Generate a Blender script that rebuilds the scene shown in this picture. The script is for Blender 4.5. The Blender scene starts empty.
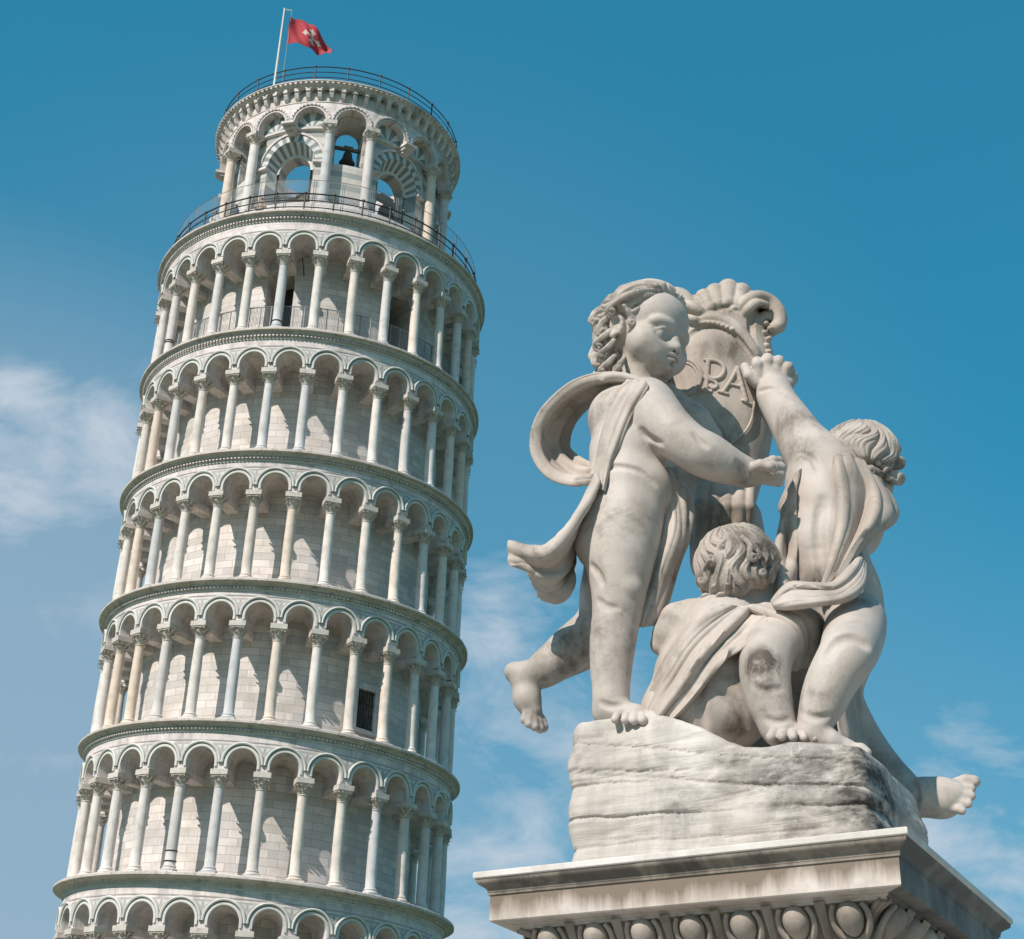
import bpy, math, random, time
import numpy as np
from mathutils import Matrix, Vector
T0 = time.time()
R_ = math.radians
scene = bpy.context.scene
COL = scene.collection

# ------------------------------------------------------------------ camera
cam_right = np.array([0.98438432, -0.17151879, 0.03960828])
cam_up = np.array([-0.11772595, -0.47416479, 0.87252986])
cam_fwd = np.array([0.13087441, 0.86356763, 0.4869526])
cam_pos = np.array([0.0, -63.1804581, 1.7])
FOC = 1491.08                       # focal length in pixels of a 1024 px wide frame
cd = bpy.data.cameras.new('camera')
cam = bpy.data.objects.new('camera', cd)
COL.objects.link(cam)
cd.sensor_fit = 'HORIZONTAL'
cd.sensor_width = 36.0
cd.lens = FOC / 1024 * 36.0
cd.clip_start = 0.05
cd.clip_end = 5000
cam.matrix_world = Matrix(((cam_right[0], cam_up[0], -cam_fwd[0], cam_pos[0]),
                           (cam_right[1], cam_up[1], -cam_fwd[1], cam_pos[1]),
                           (cam_right[2], cam_up[2], -cam_fwd[2], cam_pos[2]), (0, 0, 0, 1)))
scene.camera = cam

# ------------------------------------------------------------------ sky and sun
SUN_AZ = R_(224)                    # direction the sun stands in, from +x counter-clockwise
SUN_EL = R_(40)
sun_dir = Vector((math.cos(SUN_AZ) * math.cos(SUN_EL), math.sin(SUN_AZ) * math.cos(SUN_EL), math.sin(SUN_EL)))
world = bpy.data.worlds.new("World")
scene.world = world
world.use_nodes = True
wn, wl = world.node_tree.nodes, world.node_tree.links
wn.clear()


def nd(nodes, kind, **kw):
    n = nodes.new(kind)
    for k, v in kw.items():
        if k.startswith('i_'):
            n.inputs[k[2:].replace('_', ' ')].default_value = v
        else:
            setattr(n, k, v)
    return n


def wmath(op, a, b=None, clamp=False):
    n = wn.new('ShaderNodeMath'); n.operation = op; n.use_clamp = clamp
    for i, x in enumerate((a, b)):
        if x is None: continue
        if isinstance(x, (int, float)): n.inputs[i].default_value = x
        else: wl.new(x, n.inputs[i])
    return n.outputs[0]


sky = nd(wn, 'ShaderNodeTexSky', sky_type='NISHITA', sun_disc=False, sun_elevation=SUN_EL,
         sun_rotation=R_(90) - SUN_AZ, altitude=0, air_density=1.0, dust_density=0.7, ozone_density=2.5)
grade = nd(wn, 'ShaderNodeMix', data_type='RGBA', blend_type='MULTIPLY')
grade.inputs[0].default_value = 1.0
grade.inputs[7].default_value = (0.20, 1.36, 1.78, 1)
gam = nd(wn, 'ShaderNodeGamma', i_Gamma=0.45)          # a hazy summer sky: gentler gradient than clean air
wl.new(sky.outputs[0], gam.inputs[0]); wl.new(gam.outputs[0], grade.inputs[6])
tc = wn.new('ShaderNodeTexCoord')


def vdot(vec):
    n = wn.new('ShaderNodeVectorMath'); n.operation = 'DOT_PRODUCT'
    wl.new(tc.outputs['Generated'], n.inputs[0]); n.inputs[1].default_value = vec
    return n.outputs['Value']


mp = wn.new('ShaderNodeMapping'); mp.inputs['Scale'].default_value = (1, 1, 1.7)
wl.new(tc.outputs['Generated'], mp.inputs[0])
n1 = nd(wn, 'ShaderNodeTexNoise', i_Scale=8.5, i_Detail=12.0, i_Roughness=0.60, i_Distortion=0.35)
wl.new(mp.outputs[0], n1.inputs['Vector'])


def pix_dir(px, py):
    v = cam_fwd + cam_right * (px - 512) / FOC + cam_up * (469.5 - py) / FOC
    return v / np.linalg.norm(v)


def blob(px, py, rad, soft):
    """a soft round patch of sky around one direction"""
    v = vdot(tuple(pix_dir(px, py)))
    c1, c0 = math.cos(rad * 0.25), math.cos(rad + soft)
    m = wn.new('ShaderNodeMapRange'); m.interpolation_type = 'SMOOTHSTEP'
    wl.new(v, m.inputs[0]); m.inputs[1].default_value = c0; m.inputs[2].default_value = c1
    return m.outputs[0]


CLOUDS = [(0, 458, .060, .032, 1.15), (92, 462, .045, .028, 1.05), (60, 640, .16, .10, .55), (520, 720, .10, .08, .85), (600, 660, .08, .07, .7),
          (470, 930, .07, .07, 1.0), (1010, 830, .06, .06, .9), (930, 850, .05, .06, .7), (1020, 925, .08, .06, .95), (560, 900, .1, .1, .6)]
tot = None
for (a, b, r0, s0, k0) in CLOUDS:
    m = wmath('MULTIPLY', blob(a, b, r0, s0), k0)
    tot = m if tot is None else wmath('MAXIMUM', tot, m)
dens = wmath('MULTIPLY', tot, 1.0)
thr = wmath('SUBTRACT', 0.76, wmath('MULTIPLY', dens, 0.36))
cl = wmath('SUBTRACT', n1.outputs[0], thr)
cl = wmath('MULTIPLY', cl, 4.6, True)
cl = wmath('MULTIPLY', cl, wmath('MULTIPLY', dens, 0.9), True)
# unseen broken cloud behind the view and pale horizon haze, added for neutral fill light
back = wn.new('ShaderNodeMapRange'); wl.new(vdot(tuple(-cam_fwd)), back.inputs[0]); back.inputs[1].default_value = -.55; back.inputs[2].default_value = .1
cb = wmath('MULTIPLY', wmath('MULTIPLY', wmath('SUBTRACT', n1.outputs[0], .40), 5.0, True), wmath('MULTIPLY', back.outputs[0], .3))
cl = wmath('MAXIMUM', cl, cb)
hz = wn.new('ShaderNodeMapRange'); hz.interpolation_type = 'SMOOTHSTEP'; wl.new(vdot((0, 0, 1)), hz.inputs[0])
hz.inputs[1].default_value = .24; hz.inputs[2].default_value = .02; hz.inputs[3].default_value = 0; hz.inputs[4].default_value = .4
cl = wmath('MAXIMUM', cl, hz.outputs[0])
# thin summer haze, thickest low down on the left
h1 = wmath('MAXIMUM', wmath('MULTIPLY', blob(-40, 800, .26, .16), .80), wmath('MULTIPLY', blob(330, 760, .28, .24), .20))
h2 = wn.new('ShaderNodeMapRange'); h2.interpolation_type = 'SMOOTHSTEP'; wl.new(vdot((0, 0, 1)), h2.inputs[0])
h2.inputs[1].default_value = .50; h2.inputs[2].default_value = .10; h2.inputs[3].default_value = 0; h2.inputs[4].default_value = .48
hsum = wmath('SUBTRACT', 1.0, wmath('MULTIPLY', wmath('SUBTRACT', 1.0, h1), wmath('SUBTRACT', 1.0, h2.outputs[0])))
hmix = nd(wn, 'ShaderNodeMix', data_type='RGBA'); hmix.inputs[7].default_value = (2.05, 2.95, 3.80, 1)
wl.new(hsum, hmix.inputs[0]); wl.new(grade.outputs[2], hmix.inputs[6])
cmix = nd(wn, 'ShaderNodeMix', data_type='RGBA')
cmix.inputs[7].default_value = (3.9, 4.35, 4.9, 1)
wl.new(cl, cmix.inputs[0]); wl.new(hmix.outputs[2], cmix.inputs[6])
bg = nd(wn, 'ShaderNodeBackground', i_Strength=0.15)
wl.new(cmix.outputs[2], bg.inputs[0])
out = wn.new('ShaderNodeOutputWorld')
wl.new(bg.outputs[0], out.inputs[0])

sd = bpy.data.lights.new('sun', 'SUN')
sd.energy = 5.0
sd.angle = R_(0.53)
sd.color = (1.0, 0.925, 0.845)
sun = bpy.data.objects.new('sun', sd)
COL.objects.link(sun)
sun.rotation_euler = sun_dir.to_track_quat('Z', 'Y').to_euler()
sun.location = (0, 0, 100)
scene.view_settings.view_transform = 'Standard'
scene.view_settings.look = 'None'
scene.view_settings.exposure = 0.0
scene.view_settings.gamma = 1.0
scene.view_settings.use_curve_mapping = False
scene.cycles.max_bounces = 6

# ------------------------------------------------------------------ materials
def mat(name):
    m = bpy.data.materials.new(name); m.use_nodes = True
    N, L = m.node_tree.nodes, m.node_tree.links
    return m, N, L, N['Principled BSDF']


def ramp(N, L, src, stops):
    r = N.new('ShaderNodeValToRGB')
    while len(r.color_ramp.elements) < len(stops): r.color_ramp.elements.new(0.5)
    for e, (p, c) in zip(r.color_ramp.elements, stops):
        e.position = p; e.color = (*c, 1) if len(c) == 3 else c
    L.new(src, r.inputs[0])
    return r.outputs[0]


def mixc(N, L, fac, a, b, mode='MIX'):
    n = N.new('ShaderNodeMix'); n.data_type = 'RGBA'; n.blend_type = mode
    for i, x in ((0, fac), (6, a), (7, b)):
        if isinstance(x, (int, float)): n.inputs[i].default_value = x
        elif isinstance(x, tuple): n.inputs[i].default_value = (*x, 1) if len(x) == 3 else x
        else: L.new(x, n.inputs[i])
    return n.outputs[2]


def noise(N, L, vec, scale, detail=6, rough=.6, dist=0.0, vs=None):
    if vs is not None:
        m = N.new('ShaderNodeMapping'); m.inputs['Scale'].default_value = vs
        L.new(vec, m.inputs[0]); vec = m.outputs[0]
    n = nd(N, 'ShaderNodeTexNoise', i_Scale=scale, i_Detail=detail, i_Roughness=rough, i_Distortion=dist)
    L.new(vec, n.inputs['Vector'])
    return n.outputs[0]


def bump(N, L, b, height, strength, dist, prev=None):
    n = N.new('ShaderNodeBump'); n.inputs['Strength'].default_value = strength; n.inputs['Distance'].default_value = dist
    L.new(height, n.inputs['Height'])
    if prev is not None: L.new(prev, n.inputs['Normal'])
    L.new(n.outputs[0], b.inputs['Normal'])
    return n.outputs[0]


def stone(name, base, alt, dirt, scale=1.0, rand=0.0, dirtamt=.5, rough=.75, bumpamt=.3, alts=None, blocks=False):
    m, N, L, b = mat(name)
    tcn = N.new('ShaderNodeTexCoord'); v = tcn.outputs['Object']
    if rand > 0:
        oi = N.new('ShaderNodeObjectInfo')
        add = N.new('ShaderNodeVectorMath'); add.operation = 'ADD'
        sc_ = N.new('ShaderNodeVectorMath'); sc_.operation = 'SCALE'; sc_.inputs[3].default_value = 1.0
        cx = N.new('ShaderNodeCombineXYZ')
        mu = N.new('ShaderNodeMath'); mu.operation = 'MULTIPLY'; mu.inputs[1].default_value = 37.0
        L.new(oi.outputs['Random'], mu.inputs[0])
        for i in range(3): L.new(mu.outputs[0], cx.inputs[i])
        L.new(v, add.inputs[0]); L.new(cx.outputs[0], add.inputs[1]); v = add.outputs[0]
    c = mixc(N, L, ramp(N, L, noise(N, L, v, 1.3 * scale, 5), [(.35, (0, 0, 0)), (.65, (1, 1, 1))]), base, alt)
    if rand > 0 and alts:
        rr = ramp(N, L, oi.outputs['Random'], alts)
        c = mixc(N, L, rand, c, rr, 'MULTIPLY')
    if blocks:
        uvn = N.new('ShaderNodeUVMap'); br = N.new('ShaderNodeTexBrick'); L.new(uvn.outputs[0], br.inputs['Vector']); br.offset = .37
        br.inputs['Color1'].default_value = (1, 1, 1, 1); br.inputs['Color2'].default_value = (.74, .76, .78, 1); br.inputs['Mortar'].default_value = (.62, .58, .53, 1)
        br.inputs['Scale'].default_value = 1.0; br.inputs['Brick Width'].default_value = .93; br.inputs['Row Height'].default_value = .44; br.inputs['Mortar Size'].default_value = .008; br.inputs['Bias'].default_value = -.3
        c = mixc(N, L, .85, c, br.outputs[0], 'MULTIPLY')
        st = ramp(N, L, noise(N, L, v, 1.5, 9, .68, .2, (1, 1, .22)), [(.50, (0, 0, 0)), (.70, (.8, .8, .8))])
        c = mixc(N, L, st, c, (.25, .23, .21))
    d = ramp(N, L, noise(N, L, v, 2.6 * scale, 9, .68, .3), [(.50, (0, 0, 0)), (.72, (1, 1, 1))])
    dm = N.new('ShaderNodeMath'); dm.operation = 'MULTIPLY'; dm.inputs[1].default_value = dirtamt; L.new(d, dm.inputs[0])
    c = mixc(N, L, dm.outputs[0], c, dirt)
    L.new(c, b.inputs['Base Color'])
    b.inputs['Roughness'].default_value = rough
    bump(N, L, b, noise(N, L, v, 22 * scale, 6, .65), bumpamt, .01 / scale)
    return m


M = {}
M['tower'] = stone('tower_marble', (.80, .70, .675), (.70, .615, .59), (.36, .31, .26), .9, 0, .5, blocks=True)
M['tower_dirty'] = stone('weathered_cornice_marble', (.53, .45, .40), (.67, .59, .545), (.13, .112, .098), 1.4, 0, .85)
M['column'] = stone('column_marble', (.78, .72, .68), (.68, .635, .61), (.34, .27, .21), 1.1, .95, .45,
                    alts=[(0, (1, 1, 1)), (.3, (.95, .90, .84)), (.42, (.72, .77, .82)), (.52, (1, .97, .93)), (.66, (.98, .84, .70)), (.80, (.78, .80, .83)), (1, (1, .97, .95))])
M['capital'] = stone('capital_marble', (.56, .49, .43), (.68, .62, .57), (.22, .18, .14), 2.4, .5, .75,
                     alts=[(0, (1, 1, 1)), (1, (.85, .83, .80))])
M['grey'] = stone('grey_inlay_marble', (.18, .21, .22), (.25, .28, .29), (.2, .2, .2), 1.5, 0, .3)
M['inlay'] = stone('pale_grey_inlay', (.47, .42, .395), (.40, .365, .35), (.25, .24, .23), 1.5, 0, .3)
M['white'] = stone('white_inlay_marble', (.66, .64, .60), (.58, .56, .53), (.4, .36, .3), 1.5, 0, .3)
M['iron'] = mat('dark_iron')[0]
b = M['iron'].node_tree.nodes['Principled BSDF']; b.inputs['Base Color'].default_value = (.045, .042, .04, 1); b.inputs['Metallic'].default_value = .6; b.inputs['Roughness'].default_value = .55
M['greyiron'] = mat('grey_painted_iron')[0]
b = M['greyiron'].node_tree.nodes['Principled BSDF']; b.inputs['Base Color'].default_value = (.22, .23, .23, 1); b.inputs['Roughness'].default_value = .5
M['bronze'] = mat('dark_bronze')[0]
b = M['bronze'].node_tree.nodes['Principled BSDF']; b.inputs['Base Color'].default_value = (.06, .06, .055, 1); b.inputs['Metallic'].default_value = .7; b.inputs['Roughness'].default_value = .45
M['wood'] = stone('old_wood', (.10, .08, .06), (.14, .11, .08), (.05, .04, .03), 3, 0, .4)
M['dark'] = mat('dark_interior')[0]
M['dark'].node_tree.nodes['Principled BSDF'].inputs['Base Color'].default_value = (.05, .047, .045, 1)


def uv_wall(name, stripes):
    """coursed ashlar laid out in wall metres (UV); stripes adds grey courses"""
    m, N, L, b = mat(name)
    uv = N.new('ShaderNodeUVMap'); v = uv.outputs[0]
    warp = noise(N, L, v, 3.0, 3)
    br = N.new('ShaderNodeTexBrick')
    L.new(v, br.inputs['Vector'])
    br.offset = .5; br.squash = 1.0
    br.inputs['Color1'].default_value = (.82, .73, .68, 1); br.inputs['Color2'].default_value = (.57, .525, .50, 1)
    br.inputs['Mortar'].default_value = (.30, .27, .24, 1)
    br.inputs['Scale'].default_value = 1.0; br.inputs['Mortar Size'].default_value = .011; br.inputs['Mortar Smooth'].default_value = .6
    br.inputs['Brick Width'].default_value = .78; br.inputs['Row Height'].default_value = .31; br.inputs['Bias'].default_value = -.15
    c = br.outputs[0]
    br2 = N.new('ShaderNodeTexBrick'); L.new(v, br2.inputs['Vector']); br2.offset = .5
    br2.inputs['Color1'].default_value = (1, 1, 1, 1); br2.inputs['Color2'].default_value = (.80, .84, .88, 1); br2.inputs['Mortar'].default_value = (1, 1, 1, 1)
    br2.inputs['Scale'].default_value = 1.0; br2.inputs['Brick Width'].default_value = 1.56; br2.inputs['Row Height'].default_value = .62; br2.inputs['Mortar Size'].default_value = 0
    c = mixc(N, L, .8, c, br2.outputs[0], 'MULTIPLY')
    if stripes:
        sx = N.new('ShaderNodeSeparateXYZ'); L.new(v, sx.inputs[0])
        fr = N.new('ShaderNodeMath'); fr.operation = 'FRACT'
        mu = N.new('ShaderNodeMath'); mu.operation = 'MULTIPLY'; mu.inputs[1].default_value = 1 / .72
        L.new(sx.outputs[1], mu.inputs[0]); L.new(mu.outputs[0], fr.inputs[0])
        lt = N.new('ShaderNodeMath'); lt.operation = 'LESS_THAN'; lt.inputs[1].default_value = .42; L.new(fr.outputs[0], lt.inputs[0])
        c = mixc(N, L, lt.outputs[0], mixc(N, L, .6, c, (.66, .62, .56)), mixc(N, L, .25, (.26, .30, .31), c))
    c = mixc(N, L, ramp(N, L, noise(N, L, v, .8, 8, .65), [(.42, (0, 0, 0)), (.75, (.75, .75, .75))]), c, (.40, .35, .29))
    c = mixc(N, L, ramp(N, L, noise(N, L, v, 2.2, 8, .7, 0, (1.6, .25, 1)), [(.56, (0, 0, 0)), (.78, (.5, .5, .5))]), c, (.27, .25, .23))
    L.new(c, b.inputs['Base Color']); b.inputs['Roughness'].default_value = .8
    nb = bump(N, L, b, br.outputs['Fac'], -.35, .02)
    bump(N, L, b, noise(N, L, v, 14, 6), .3, .015, nb)
    return m


M['wall'] = uv_wall('ashlar_wall', False)
M['striped'] = uv_wall('striped_ashlar', True)

# ------------------------------------------------------------------ mesh builder
class MB:
    def __init__(s): s.v, s.f, s.m, s.uv, s.n = [], [], [], [], 0
    def add(s, verts, faces, m=0, uv=None):
        verts = np.asarray(verts, float).reshape(-1, 3)
        s.v.append(verts)
        s.uv.append(np.asarray(uv, float).reshape(-1, 2) if uv is not None else verts[:, [0, 2]])
        k = s.n
        for f in faces: s.f.append(tuple(int(i) + k for i in f))
        s.m += [m] * len(faces) if isinstance(m, int) else list(m)
        s.n += len(verts)
    def grid(s, P, m=0, uv=None, closeu=False, closev=False, flip=False):
        P = np.asarray(P, float); nu, nv = P.shape[:2]
        idx = np.arange(nu * nv).reshape(nu, nv)
        if closeu: idx = np.vstack([idx, idx[:1]])
        if closev: idx = np.hstack([idx, idx[:, :1]])
        q = np.stack([idx[:-1, :-1], idx[1:, :-1], idx[1:, 1:], idx[:-1, 1:]], -1).reshape(-1, 4)
        if flip: q = q[:, ::-1]
        s.add(P.reshape(-1, 3), q.tolist(), m, uv)
    def box(s, c, half, rot=None, m=0):
        v = np.array([[x, y, z] for x in (-1, 1) for y in (-1, 1) for z in (-1, 1)], float) * half
        if rot is not None: v = v @ np.asarray(rot).T
        s.add(v + np.asarray(c), [(0, 1, 3, 2), (4, 6, 7, 5), (0, 4, 5, 1), (2, 3, 7, 6), (0, 2, 6, 4), (1, 5, 7, 3)], m)
    def tube(s, pts, rad, n=8, m=0, closed=False):
        pts = np.asarray(pts, float); k = len(pts)
        rad = np.broadcast_to(rad, (k,))
        t = np.gradient(pts, axis=0) if not closed else np.roll(pts, -1, 0) - np.roll(pts, 1, 0)
        t /= np.linalg.norm(t, axis=1)[:, None] + 1e-12
        ref = np.array([0, 0, 1.0]) if abs(t[0, 2]) < .9 else np.array([1.0, 0, 0])
        P = np.zeros((k, n, 3)); a = np.linspace(0, 2 * np.pi, n, endpoint=False)
        nrm = np.cross(t[0], ref)
        for i in range(k):
            nrm = nrm - t[i] * (nrm @ t[i]); nrm /= np.linalg.norm(nrm) + 1e-12
            bi = np.cross(t[i], nrm)
            P[i] = pts[i] + rad[i] * (np.cos(a)[:, None] * nrm + np.sin(a)[:, None] * bi)
        k0 = s.n
        s.grid(P, m, closeu=closed, closev=True)
        if not closed:
            s.f.append(tuple(k0 + i for i in range(n))[::-1]); s.f.append(tuple(k0 + (k - 1) * n + i for i in range(n))); s.m += [m, m]
    def lathe(s, prof, n=16, m=0, c=(0, 0, 0)):
        prof = np.asarray(prof, float); a = np.linspace(0, 2 * np.pi, n, endpoint=False)
        P = np.stack([prof[:, 0][:, None] * np.cos(a), prof[:, 0][:, None] * np.sin(a), np.repeat(prof[:, 1][:, None], n, 1)], -1) + np.asarray(c)
        k0 = s.n
        s.grid(P, m, closev=True, flip=True)
        k = len(prof)
        s.f.append(tuple(k0 + i for i in range(n))[::-1]); s.f.append(tuple(k0 + (k - 1) * n + i for i in range(n))); s.m += [m, m]
    def mesh(s, name, mats, fn=None, smooth=None):
        me = bpy.data.meshes.new(name)
        V = np.concatenate(s.v)
        if fn is not None: V = fn(V)
        me.from_pydata(V.tolist(), [], s.f)
        for x in mats: me.materials.append(x)
        me.polygons.foreach_set('material_index', np.array(s.m, dtype=np.int32))
        ul = me.uv_layers.new(name='UVMap')
        li = np.zeros(len(me.loops), dtype=np.int32); me.loops.foreach_get('vertex_index', li)
        ul.data.foreach_set('uv', np.concatenate(s.uv)[li].astype(np.float32).ravel())
        if smooth is not None:
            me.polygons.foreach_set('use_smooth', np.ones(len(me.polygons), dtype=bool))
            me.set_sharp_from_angle(angle=R_(smooth))
        me.update()
        return me
    def build(s, name, mats, parent=None, fn=None, smooth=None, **kw):
        return link(name, s.mesh(name, mats if isinstance(mats, (list, tuple)) else [mats], fn, smooth), parent, **kw)


def link(name, data, parent=None, label=None, cat=None, group=None, kind=None):
    o = bpy.data.objects.new(name, data); COL.objects.link(o)
    if parent is not None: o.parent = parent
    return tag(o, label, cat, group, kind)


def tag(o, label=None, cat=None, group=None, kind=None):
    if label: o['label'] = label
    if cat: o['category'] = cat
    if group: o['group'] = group
    if kind: o['kind'] = kind
    return o

# ------------------------------------------------------------------ ground
m, N, L, b = mat('grass_lawn')
tcn = N.new('ShaderNodeTexCoord')
L.new(ramp(N, L, noise(N, L, tcn.outputs['Object'], .6, 9, .7), [(.3, (.03, .06, .015)), (.7, (.07, .11, .03))]), b.inputs['Base Color'])
b.inputs['Roughness'].default_value = .9
g = MB(); g.add([(-1500, -1500, 0), (1500, -1500, 0), (1500, 1500, 0), (-1500, 1500, 0)], [(0, 1, 2, 3)])
g.build('lawn', m, kind='structure')
pm = stone('pale_paving', (.42, .40, .36), (.36, .34, .31), (.25, .23, .2), .5)
g = MB(); aa = np.linspace(0, 2 * np.pi, 64, endpoint=False)
g.add(np.stack([11.5 * np.cos(aa), 11.5 * np.sin(aa), np.full(64, .004)], -1), [tuple(range(64))])
g.build('tower_pavement', pm, kind='structure')
g = MB(); g.add([(-40, -66, .004), (40, -66, .004), (40, -50, .004), (-40, -50, .004)], [(0, 1, 2, 3)])
g.build('square_paving', pm, kind='structure')
# ------------------------------------------------------------------ the leaning tower
e1 = np.array([0.99993179, 0, 0.01167951]); e2 = np.array([-7.72381e-04, .997810928, .0661268158]); e3 = np.array([-0.01165394, -.06613133, .99774287])
TM = Matrix(((e1[0], e2[0], e3[0], 0), (e1[1], e2[1], e3[1], 0), (e1[2], e2[2], e3[2], 0), (0, 0, 0, 1)))
tower = bpy.data.objects.new('leaning_tower', None); COL.objects.link(tower)
tower.matrix_world = TM
tag(tower, 'round white marble bell tower leaning right, ringed by open colonnades under a belfry', 'tower')
HL = [9.42, 15.083, 20.744, 26.405, 32.037, 37.756, 43.737]      # terrace levels of the six loggias
RL = [8.0, 8.0, 7.93, 7.94, 7.9, 7.86, 7.88]
ABZ = [3.76, 3.75, 3.87, 3.78, 3.78, 3.92]                        # abacus centre above each terrace
PH = R_(195.55)
STEP = R_(12)
RC, RF, RW, RCOL = 7.22, 7.56, 6.02, 7.36


def bend(V):
    V = np.array(V, float)
    th = R_(2.0) * np.clip((31.0 - V[:, 2]) / 11.5, 0, 1)
    V[:, 2] -= V[:, 0] * np.tan(th)
    return V


def cyl(t, r, z):
    return np.stack(np.broadcast_arrays(r * np.cos(t), r * np.sin(t), z), -1)


def ring(mb, prof, n=240, m=0, t0=0.0, t1=2 * np.pi):
    prof = np.asarray(prof, float); full = abs(t1 - t0 - 2 * np.pi) < 1e-6
    t = np.linspace(t0, t1, n, endpoint=not full)
    P = cyl(t[:, None], prof[:, 0][None], prof[:, 1][None])
    uv = np.stack(np.broadcast_arrays((t * 6.0)[:, None], prof[:, 1][None]), -1)
    mb.grid(P, m, uv, closeu=full)


def hole_outline(hw, zc, zb, n=16, legs=3):
    a = np.linspace(np.pi, 0, n + 1)
    pts = [(-hw, z) for z in np.linspace(zb, zc, legs, endpoint=False)]
    pts += [(hw * math.cos(x), zc + hw * math.sin(x)) for x in a]
    pts += [(hw, z) for z in np.linspace(zc, zb, legs + 1)[1:]]
    return np.array(pts)


def panel(mb, tc_, r, hwp, z0, z1, hw, zc, zb, m=0, n=16, legs=3):
    """cylinder face of half width hwp (metres of arc) with an arched hole in it"""
    h = hole_outline(hw, zc, zb, n, legs); o = h.copy()
    for i in range(len(h)):
        if i < legs: o[i] = (-hwp, h[i, 1])
        elif i > legs + n: o[i] = (hwp, h[i, 1])
        else:
            a = math.pi * (1 - (i - legs) / n); c, s_ = math.cos(a), math.sin(a)
            k = min(hwp / abs(c) if abs(c) > 1e-6 else 1e9, (z1 - zc) / s_ if s_ > 1e-6 else 1e9)
            o[i] = (c * k, zc + s_ * k)
    # keep the two upper corners
    ang = math.atan2(z1 - zc, hwp)
    for sgn in (1, -1):
        a = ang if sgn > 0 else math.pi - ang
        i = legs + int(round((1 - a / math.pi) * n)); o[i] = (sgn * hwp, z1)
    mid = h + (o - h) * .5
    G = np.stack([h, mid, o], 1)
    P = cyl(tc_ + G[..., 0] / r, r, G[..., 1])
    uv = np.stack([(tc_ * 6 + G[..., 0]), G[..., 1]], -1)
    mb.grid(P, m, uv)
    if zb > z0 + 1e-6:
        s_ = np.linspace(-hwp, hwp, 7); Z = np.array([zb, z0])
        P = cyl(tc_ + s_[:, None] / r, r, Z[None]); mb.grid(P, m, np.stack(np.broadcast_arrays((tc_ * 6 + s_)[:, None], Z[None]), -1), flip=False)


def reveal(mb, tc_, A, ra, B, rb, m=0, steps=1):
    """soffit joining outline A at radius ra with outline B at radius rb"""
    k = np.linspace(0, 1, steps + 1)[None, :, None]
    G = A[:, None] * (1 - k) + B[:, None] * k
    rr = ra * (1 - k[..., 0]) + rb * k[..., 0]
    P = cyl(tc_ + G[..., 0] / rr, rr, G[..., 1])
    uv = np.stack(np.broadcast_arrays(tc_ * 6 + G[..., 0] + k[..., 0], G[..., 1]), -1)
    mb.grid(P, m, uv, flip=True)


def arch_ring(mb, tc_, r, r0, r1, zc, out_, m=0, n=20, drop=0.0, alt=None, inward=.05):
    """raised moulding r0..r1 round an arch, standing out_ proud of radius r"""
    a = np.linspace(np.pi, 0, n + 1)
    prof = [(r0, r - inward), (r0, r + out_), ((r0 + r1) / 2, r + out_ * 1.25), (r1, r + out_), (r1, r - inward)]
    pts = []
    for x in a: pts.append((math.cos(x), math.sin(x), 0))
    if drop > 0: pts = [(-1, 0, -drop)] + pts + [(1, 0, -drop)]
    P = np.array([[cyl(tc_ + c * q / r, rr, zc + s_ * q + dz) for (q, rr) in prof] for (c, s_, dz) in pts])
    mi = m
    if alt:
        mi = []
        for i in range(len(pts) - 1): mi += [alt[i % len(alt)]] * (len(prof) - 1)
    mb.grid(P, mi, np.stack([P[..., 0] * 1.0, P[..., 2]], -1))


rng = random.Random(4)


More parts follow.
